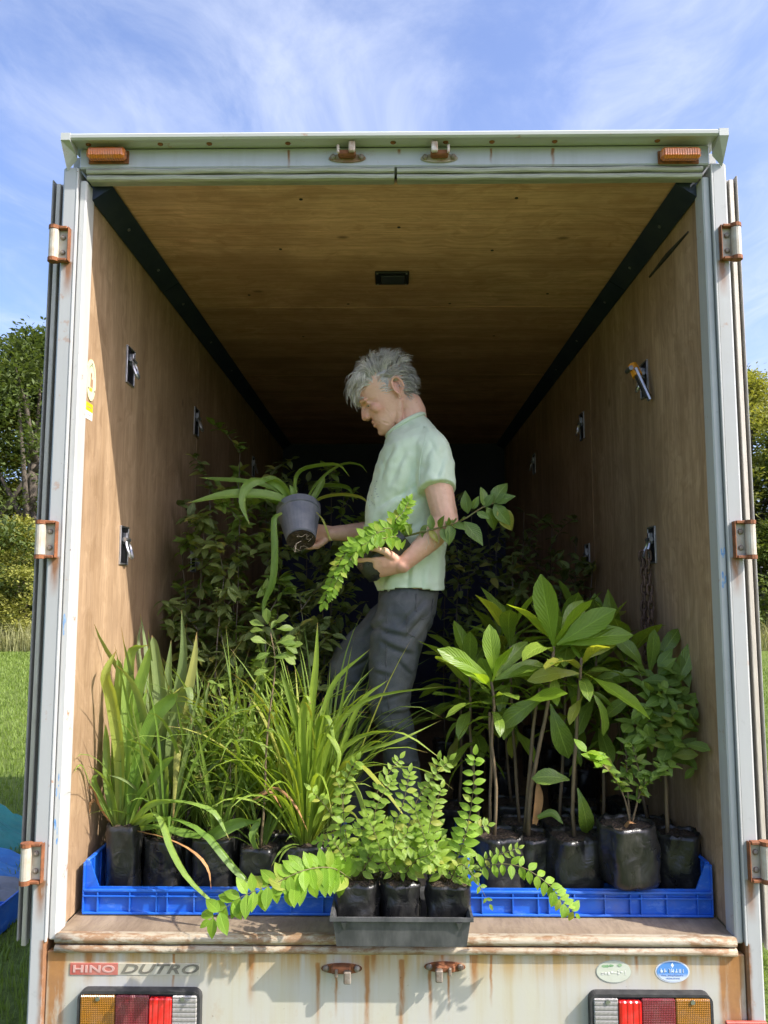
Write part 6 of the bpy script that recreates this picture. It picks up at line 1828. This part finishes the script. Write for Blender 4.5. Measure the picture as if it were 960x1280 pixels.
for P_, w_s, tw in (
    (((372, 640, Yh), (350, 626, Yh-.06), (320, 620, Yh-.10), (280, 620, Yh-.14), (234, 629, Yh-.16)), .050, .9),
    (((370, 640, Yh), (345, 615, Yh-.03), (310, 604, Yh-.02), (275, 600, Yh), (249, 597, Yh)), .030, .7),
    (((368, 642, Yh), (356, 612, Yh-.05), (335, 598, Yh-.08), (312, 604, Yh-.12), (303, 628, Yh-.15), (312, 656, Yh-.16)), .038, .4),
    (((360, 640, Yh-.02), (330, 622, Yh-.05), (310, 612, Yh-.07)), .034, .6),
    (((366, 642, Yh), (358, 615, Yh-.02), (340, 600, Yh-.02), (322, 598, Yh-.02)), .034, .4),
    (((374, 640, Yh), (366, 606, Yh-.02), (374, 586, Yh-.03), (400, 579, Yh-.05), (424, 580, Yh-.06), (437, 596, Yh-.07)), .034, .5),
    (((378, 640, Yh), (388, 612, Yh), (408, 590, Yh+.03), (430, 578, Yh+.04), (450, 580, Yh+.04), (459, 591, Yh+.04)), .024, .5),
    (((380, 640, Yh), (398, 622, Yh-.03), (425, 616, Yh-.05), (450, 620, Yh-.07), (462, 630, Yh-.08)), .026, .7),
    (((378, 640, Yh+.03), (396, 608, Yh+.08), (420, 604, Yh+.10), (438, 610, Yh+.10), (442, 628, Yh+.1)), .036, .7),
    (((374, 642, Yh), (368, 618, Yh-.04), (362, 606, Yh-.04)), .022, .2),
    (((382, 640, Yh), (400, 610, Yh+.04), (406, 596, Yh+.06)), .026, .4),
    (((352, 640, Yh-.07), (343, 648, Yh-.11), (344, 690, Yh-.12), (341, 728, Yh-.12), (331, 752, Yh-.11), (328, 772, Yh-.11)), .026, .2),
    (((396, 640, Yh-.06), (404, 650, Yh-.10), (412, 672, Yh-.10), (416, 676, Yh-.1)), .008, .2)):
    strap(hp_, pxs(*P_), w_s, tw, 'lf_strap', ref=(0, 1, .2) if tw > .45 else (1, .2, 0), n=16, nw=4)
# black bag cradled in his near arm with the trailing vine
bb, bt = at(452, 716, .44), at(505, 672, .44)
hv = thing('trailing_vine', 'leafy lime green vine in a black bag cradled in the near arm', 'potted plant', bb)
ax = (bt - bb).normalized(); L = (bt - bb).length
u_ = Vector((0, 1, 0)); w_ = ax.cross(u_)
mb = MB(); n = 24; m = 8; vs = []
for i in range(m + 1):
    t = i/m; rr = .052 + .016*t
    if i == 0: rr *= .8
    for k in range(n):
        an = 2*math.pi*k/n; q = (abs(math.cos(an))**4 + abs(math.sin(an))**4)**-.25
        d = 1 + .12*mnoise.noise(Vector((math.cos(an)*2, math.sin(an)*2, t*3)))
        vs.append(bb + ax*(L*t) + (u_*math.cos(an) + w_*math.sin(an))*(rr*(.7 + .3*q)*d))
fs = [(i*n+k, i*n+(k+1) % n, (i+1)*n+(k+1) % n, (i+1)*n+k) for i in range(m) for k in range(n)] + [tuple(range(n))[::-1]]
mb.add(vs, fs); mb.build('bag', M['bag'], hv, smooth=True)
mb = MB(); disc(mb, bt - ax*.012, ax, .062, n=20); mb.build('soil', M['soil'], hv)
r = random.Random(31)
def vine(pts, n_, Lf, fam, seed, dens=2, dirx=0.0, up=.2, wide=1.0):
    rr = random.Random(seed)
    _, P = stem(hv, pxs(*pts), .0024, .0012, 'stem_green', n_)
    for i, p in enumerate(P):
        T = (P[min(i+1, n_-1)] - P[max(0, i-1)]).normalized()
        for k in range(dens):
            a = rr.uniform(0, 6.28)
            s1 = T.orthogonal().normalized(); s2 = T.cross(s1)
            d = s1*math.cos(a) + s2*math.sin(a) + T*.5 + Vector((dirx, -.45, up))
            leafy(hv, p, d, Vector((rr.uniform(-.5, .5), -.9, rr.uniform(.1, .9))), Lf*rr.uniform(.75, 1.2), fam, rr, wide=wide)
for k_, (pts_, n_, L_) in enumerate(((((502, 670, .40), (484, 660, .35), (458, 672, .34), (432, 692, .34), (418, 718, .34), (404, 754, .34)), 32, .044), (((502, 668, .40), (494, 652, .36), (504, 640, .36), (511, 626, .36)), 12, .042), (((500, 672, .39), (478, 664, .34), (452, 682, .33), (428, 712, .33), (414, 744, .33)), 24, .040), (((502, 670, .39), (484, 672, .34), (466, 676, .33), (448, 684, .32)), 10, .042))):
    frond(hv, pxs(*pts_), n_, L_, 'lime', 500 + k_, face=(-.1, -1, .25), taper=True, ang=70, jit=.3, r0=.0018, lo=.04)
vine(((500, 672, .40), (528, 664, .36), (556, 658, .35), (574, 652, .36)), 8, .056, 'vine', 4, 2, up=-.2)
_, P = stem(hv, pxs((500, 672, .40), (540, 662, .35), (575, 652, .35), (600, 636, .35), (618, 628, .35), (628, 620, .35)), .0032, .0016, 'stem_green', 14)
for px, py, ang, Lf, dy in ((585, 642, 100, .080, -.2), (590, 636, 60, .05, -.5), (580, 652, 310, .105, -.3), (604, 632, 80, .070, -.2), (606, 634, 60, .06, -.3), (616, 630, 62, .105, -.1), (618, 628, 20, .075, -.4), (618, 630, 300, .095, -.3), (608, 634, 300, .10, .1), (622, 634, 305, .11, 0), (596, 640, 330, .05, -.4), (562, 655, 275, .075, -.3), (552, 660, 290, .06, -.4), (540, 662, 100, .055, -.3)):
    a = R(ang); leafy(hv, at(px, py, .35), Vector((math.cos(a), dy, math.sin(a))), Vector((r.uniform(-.5, .5), -1, .4)), Lf, 'vine', r, wide=1.15)
mb = MB()
for k in range(7):
    q = at(545 + r.uniform(-18, 22), 664 + r.uniform(-4, 4), .35); P = [q]
    for i in range(4): q = q + Vector((r.uniform(-.008, .008), 0, -r.uniform(.006, .02))); P.append(q)
    tube(mb, P, .0009, 4)
mb.build('root', M['dryroot'], hv, kind='stuff')

# ------------------------------------------------------------------ outdoors
def grass_ground():
    m = NT('lawn'); v = m.mapping()
    c = m.mix(m.rng(m.noise(v, .35, 5), .35, .65), (.115, .17, .032), (.18, .235, .055))
    c = m.mix(m.rng(m.noise(v, 22, 6, .7), .4, .7), c, (.08, .115, .022))
    m.base(c); m.set(rough=.9, spec=.15); m.bump(m.noise(v, 60, 5, .7), .8, .03); return m.mat
mb = MB(); N = 40; S = 320.0
g = lambda i: math.copysign(abs(2*i/N - 1)**2.2, 2*i/N - 1) * S
vs = []
for i in range(N + 1):
    for j in range(N + 1):
        x, y = g(i), g(j); d = math.hypot(x, y)
        vs.append((x, y, 0.0 if d < 14 else .35*mnoise.noise(Vector((x*.03, y*.03, 0)))*min(1, (d-14)/30)))
mb.add(vs, [(i*(N+1)+j, (i+1)*(N+1)+j, (i+1)*(N+1)+j+1, i*(N+1)+j+1) for i in range(N) for j in range(N)])
gd = mb.build('ground', grass_ground(), None, smooth=True); tag(gd, 'green lawn around the truck', None, None, 'structure')
M['blade'] = leafmat('lawn_blade', (.125, .195, .03), (.21, .29, .055), .6, .35, vein=0)
M['tallgrass'] = leafmat('tall_pale_grass', (.24, .25, .11), (.34, .34, .17), .7, .35, vein=0)
mb = MB(); r = random.Random(2)
def blade(x, y, z, h, w_):
    a = r.uniform(0, 6.28); b = r.uniform(.1, .6)*h; c_, s_ = math.cos(a), math.sin(a)
    o = len(mb.v)
    mb.v += [(x - s_*w_, y + c_*w_, z), (x + s_*w_, y - c_*w_, z), (x + c_*b*.4 - s_*w_*.7, y + s_*b*.4 + c_*w_*.7, z + h*.6), (x + c_*b*.4 + s_*w_*.7, y + s_*b*.4 - c_*w_*.7, z + h*.6), (x + c_*b, y + s_*b, z + h)]
    mb.uv += [(.3, 0)]*5; mb.f += [(o, o+1, o+3, o+2), (o+2, o+3, o+4)]; mb.mi += [0, 0]
for k in range(76000):
    t = r.random() ** 1.6; y = -.6 + t*23; sx = -1 if r.random() < .62 else 1
    x = sx*(1.06 + t*3.2 + r.random()*(1.6 + t*7.5)) 
    blade(x, y, -.005, r.uniform(.03, .085), r.uniform(.0022, .004)*(1 + t*3.5))
go = mb.build('grass', M['blade'], None); tag(go, 'short green lawn grass beside the truck', 'grass', None, 'stuff')
mb = MB()
for k in range(26000):
    sx = -1 if r.random() < .6 else 1
    x = sx*r.uniform(1.5, 26); y = r.uniform(22.5, 25.5) + .02*abs(x)
    blade(x, y, 0, r.uniform(.5, 1.25)*(0.6 + .4*mnoise.noise(Vector((x*.6, y, 0)))+.2), r.uniform(.008, .02))
tg = mb.build('tall_grass', M['tallgrass'], None); tag(tg, 'strip of tall pale unmown grass at the edge of the lawn', 'grass', None, 'stuff')

def treeleaf(name, c1, c2):
    m = NT(name); oi = m.n('ShaderNodeObjectInfo')
    n1_ = m.noise(m.mapping(), .9, 4); n2_ = m.noise(m.mapping(), 9, 3)
    c = m.mix(m.rng(m.math('ADD', m.math('MULTIPLY', n1_, .6), m.math('MULTIPLY', n2_, .4)), .38, .62), c1, c2)
    m.base(c); m.set(rough=.6, spec=.3)
    t = m.n('ShaderNodeBsdfTranslucent'); m.l(m.mix(1.0, c, (1.4, 1.4, .6), 'MULTIPLY'), t.inputs['Color'])
    a = m.n('ShaderNodeMixShader'); a.inputs[0].default_value = .3
    m.l(m.b.outputs[0], a.inputs[1]); m.l(t.outputs[0], a.inputs[2]); m.l(a.outputs[0], m.out.inputs['Surface'])
    return m.mat
M['tl_dark'] = treeleaf('dark_tree_leaf', (.07, .10, .03), (.13, .17, .045))
M['tl_mid'] = treeleaf('mid_tree_leaf', (.11, .15, .03), (.20, .25, .05))
M['tl_yel'] = treeleaf('yellow_green_leaf', (.22, .23, .05), (.36, .36, .09))
M['bark'] = simple('grey_tree_bark', (.16, .13, .10), (.09, .075, .06), 8, .9, 0, .8, 20, stretch=(4, 4, 1), bdist=.05)
def crown_mesh(seed, rx, rz, n_cl, per, leaf, mat_, flat=.6):
    """layered leaf clumps through an uneven crown; returns mesh and clump centres (base of crown at z=0)"""
    r = random.Random(seed); mb = MB(); cs = []
    for k in range(n_cl):
        t = r.random(); z = rz*2*t
        prof_ = (math.sin(math.pi*min(1, .12 + .88*t**.8)) ** .7)
        a = r.uniform(0, 6.28); q = rx*prof_*math.sqrt(r.uniform(.15, 1))*(1 + .25*math.sin(3*a + seed))
        cs.append((Vector((q*math.cos(a), q*math.sin(a), z)), r.uniform(.5, 1.0)*rx*.30))
    for c_, cr_ in cs:
        for _ in range(per):
            d = Vector((r.gauss(0, 1), r.gauss(0, 1), r.gauss(0, 1))); d = d.normalized()*(r.random()**.45)
            p = c_ + Vector((d.x*cr_, d.y*cr_, d.z*cr_*flat))
            x, y, z = basis((d.x + r.uniform(-.6, .6), d.y + r.uniform(-.6, .6), r.uniform(-.4, .8)), (r.uniform(-.6, .6), r.uniform(-.6, .6), 1))
            s_ = leaf*r.uniform(.6, 1.3); o = len(mb.v)
            mb.v += [tuple(p), tuple(p + y*s_*.5 + x*s_*.28), tuple(p + y*s_ - z*s_*.15), tuple(p + y*s_*.5 - x*s_*.28)]
            mb.uv += [(.5, 0)]*4; mb.f.append((o, o+1, o+2, o+3)); mb.mi.append(0)
    return mb.mesh('crown', mat_, smooth=False), cs
CR = {}
for nm, args in {'tall_a': (1, 3.0, 3.7, 190, 170, .15, 'tl_dark'), 'tall_b': (2, 3.2, 3.9, 190, 170, .15, 'tl_mid'), 'tall_c': (3, 2.8, 3.8, 180, 165, .145, 'tl_yel'), 'low_a': (4, 2.2, 1.7, 95, 170, .12, 'tl_yel'), 'low_b': (5, 2.4, 1.6, 95, 170, .12, 'tl_mid')}.items():
    CR[nm] = crown_mesh(*args[:6], M[args[6]])
def trunk_mesh(seed, h0, cs, rz, r0):
    r = random.Random(seed); mb = MB()
    top = Vector((r.uniform(-.3, .3), r.uniform(-.3, .3), h0 + rz*1.5))
    tube(mb, spline([(0, 0, -.1), (r.uniform(-.2, .2), r.uniform(-.2, .2), h0*.7), top], 9), [r0*(1 - .75*i/8) for i in range(9)], 9)
    for k in range(14):
        c_ = r.choice(cs)[0] + Vector((0, 0, h0)); b = Vector((0, 0, 0)).lerp(top, r.uniform(.35, .9))
        tube(mb, spline([b, b.lerp(c_, .5) + Vector((0, 0, .2)), c_], 5), [r0*.35, r0*.28, r0*.2, r0*.12, r0*.05], 6)
    return mb.mesh('trunk', M['bark'])
TM = {}
def tree(x, y, kind, h0, sc_, rot, label, group, cat='tree', name='tree'):
    if (kind, h0) not in TM: TM[(kind, h0)] = trunk_mesh(len(TM), h0, CR[kind][1], 3.0 if 'tall' in kind else 1.3, .28 if 'tall' in kind else .10)
    t = thing(name, label, cat, (x, y, 0), group)
    inst('trunk', TM[(kind, h0)], t, Matrix.Translation((x, y, 0)) @ Matrix.Rotation(rot, 4, 'Z') @ Matrix.Scale(sc_, 4))
    inst('crown', CR[kind][0], t, Matrix.Translation((x, y, h0*sc_)) @ Matrix.Rotation(rot, 4, 'Z') @ Matrix.Scale(sc_, 4))
r = random.Random(6)
tall_pos = [
 (-14.2, 28, 'tall_a', 1.36, 'dark green tall tree nearest the truck on the left'), (-17.6, 30, 'tall_c', 1.30, 'yellow green tall tree left of the dark one, at the left edge'), (-10.2, 32, 'tall_b', 1.05, 'mid green layered tree half hidden by the truck door on the left'), (-21.5, 29, 'tall_b', 1.3, 'mid green layered tree farthest out on the left'), (-15.6, 34, 'tall_b', 1.5, 'tall mid green tree behind the dark one on the left'),
 (10.8, 31, 'tall_b', 1.0, 'mid green layered tree half hidden by the truck door on the right'), (14.4, 30, 'tall_c', 1.22, 'yellow green tall tree nearest the truck on the right'), (16.6, 27, 'tall_b', 1.05, 'mid green layered tree at the right edge, in front'), (18.6, 29, 'tall_a', 1.2, 'dark green tall tree right of the yellow green one'), (15.6, 34, 'tall_a', 1.35, 'tall dark green tree behind the yellow green one on the right'), (22.5, 28, 'tall_b', 1.15, 'mid green layered tree farthest out on the right'),
 (7.2, 33, 'tall_a', .95, 'dark green tree hidden behind the truck on its right'), (3.4, 34, 'tall_b', .9, 'mid green layered tree hidden behind the middle of the truck'), (-6.6, 33, 'tall_a', .95, 'dark green tree hidden behind the truck on its left'), (-2.2, 34, 'tall_c', .85, 'yellow green tree hidden behind the truck')]
for i, (x, y, k, s_, lab) in enumerate(tall_pos): tree(x, y, k, .9, s_ * 1.06, r.uniform(0, 6), lab, 'trees beyond the lawn')
for i, (x, y, k, s_, lab) in enumerate([(-13.3, 25.8, 'low_a', 1.15, 'yellow green bush at the lawn edge, nearest the truck on the left'), (-16.6, 26.3, 'low_b', 1.1, 'rounded green bush at the far left lawn edge'), (-10.0, 26.8, 'low_b', 1.0, 'rounded green bush behind the left truck door'), (-15.0, 27.4, 'low_b', 1.2, 'rounded green bush behind the yellow green one on the left'), (10.4, 26.5, 'low_b', .95, 'rounded green bush behind the right truck door'), (13.6, 26.2, 'low_b', 1.15, 'rounded green bush at the lawn edge on the right'), (16.6, 26, 'low_a', 1.0, 'yellow green bush at the lawn edge, at the right edge'), (-20.5, 26, 'low_a', 1.0, 'yellow green bush farthest out on the left')]):
    tree(x, y, k, .45, s_, r.uniform(0, 6), lab, 'bushes at the edge of the lawn', 'bush', 'bush')

# tarpaulins and the crate lying on the grass at the left
def tarp(name, label, x0, x1, y0, y1, z0, z1, mat_, seed):
    mb = MB(); n = 26; vs = []
    for i in range(n + 1):
        for j in range(n + 1):
            a, b = i/n, j/n
            e = min(a, 1-a, b, 1-b)
            z = z0 + (z1 - z0)*min(1, e*4.5) + (.05*mnoise.noise(Vector((a*5, b*5, seed))) + .025*mnoise.noise(Vector((a*13, b*13, seed))))*min(1, e*8)
            vs.append((x0 + (x1-x0)*a + .08*mnoise.noise(Vector((b*4, seed, 1))), y0 + (y1-y0)*b + .08*mnoise.noise(Vector((a*4, seed, 2))), max(z, .004)))
    mb.add(vs, [(i*(n+1)+j, (i+1)*(n+1)+j, (i+1)*(n+1)+j+1, i*(n+1)+j+1) for i in range(n) for j in range(n)])
    return tag(mb.build(name, mat_, None, smooth=True, origin=((x0+x1)/2, (y0+y1)/2, z0)), label, 'tarpaulin')
tarp('tarpaulin', 'crumpled dark teal tarpaulin on the grass beside the truck', -4.6, -2.6, 3.52, 3.95, .0, .27, simple('teal_tarp', (.015, .17, .16), (.02, .24, .22), 5, .5, 0, .4, 9, bdist=.05), 1)
tarp('tarpaulin', 'blue tarpaulin sheet lying in front of the teal one', -4.4, -2.4, 2.9, 3.3, .0, .15, simple('blue_tarp', (.02, .14, .42), (.03, .20, .50), 5, .45, 0, .4, 9, bdist=.05), 2)
tarp('tarpaulin', 'grey weed mat sheet behind the blue crate on the grass', -4.0, -2.05, 2.42, 2.8, .0, .11, simple('grey_mat', (.16, .17, .19), (.24, .25, .27), 6, .7, 0, .4, 12, bdist=.03), 3)
Zs = ZF; ZF = .01
crate(-2.85, -2.13, 1.95, 2.38, 'blue plastic crate standing on the grass outside, left of the truck')
ZF = Zs
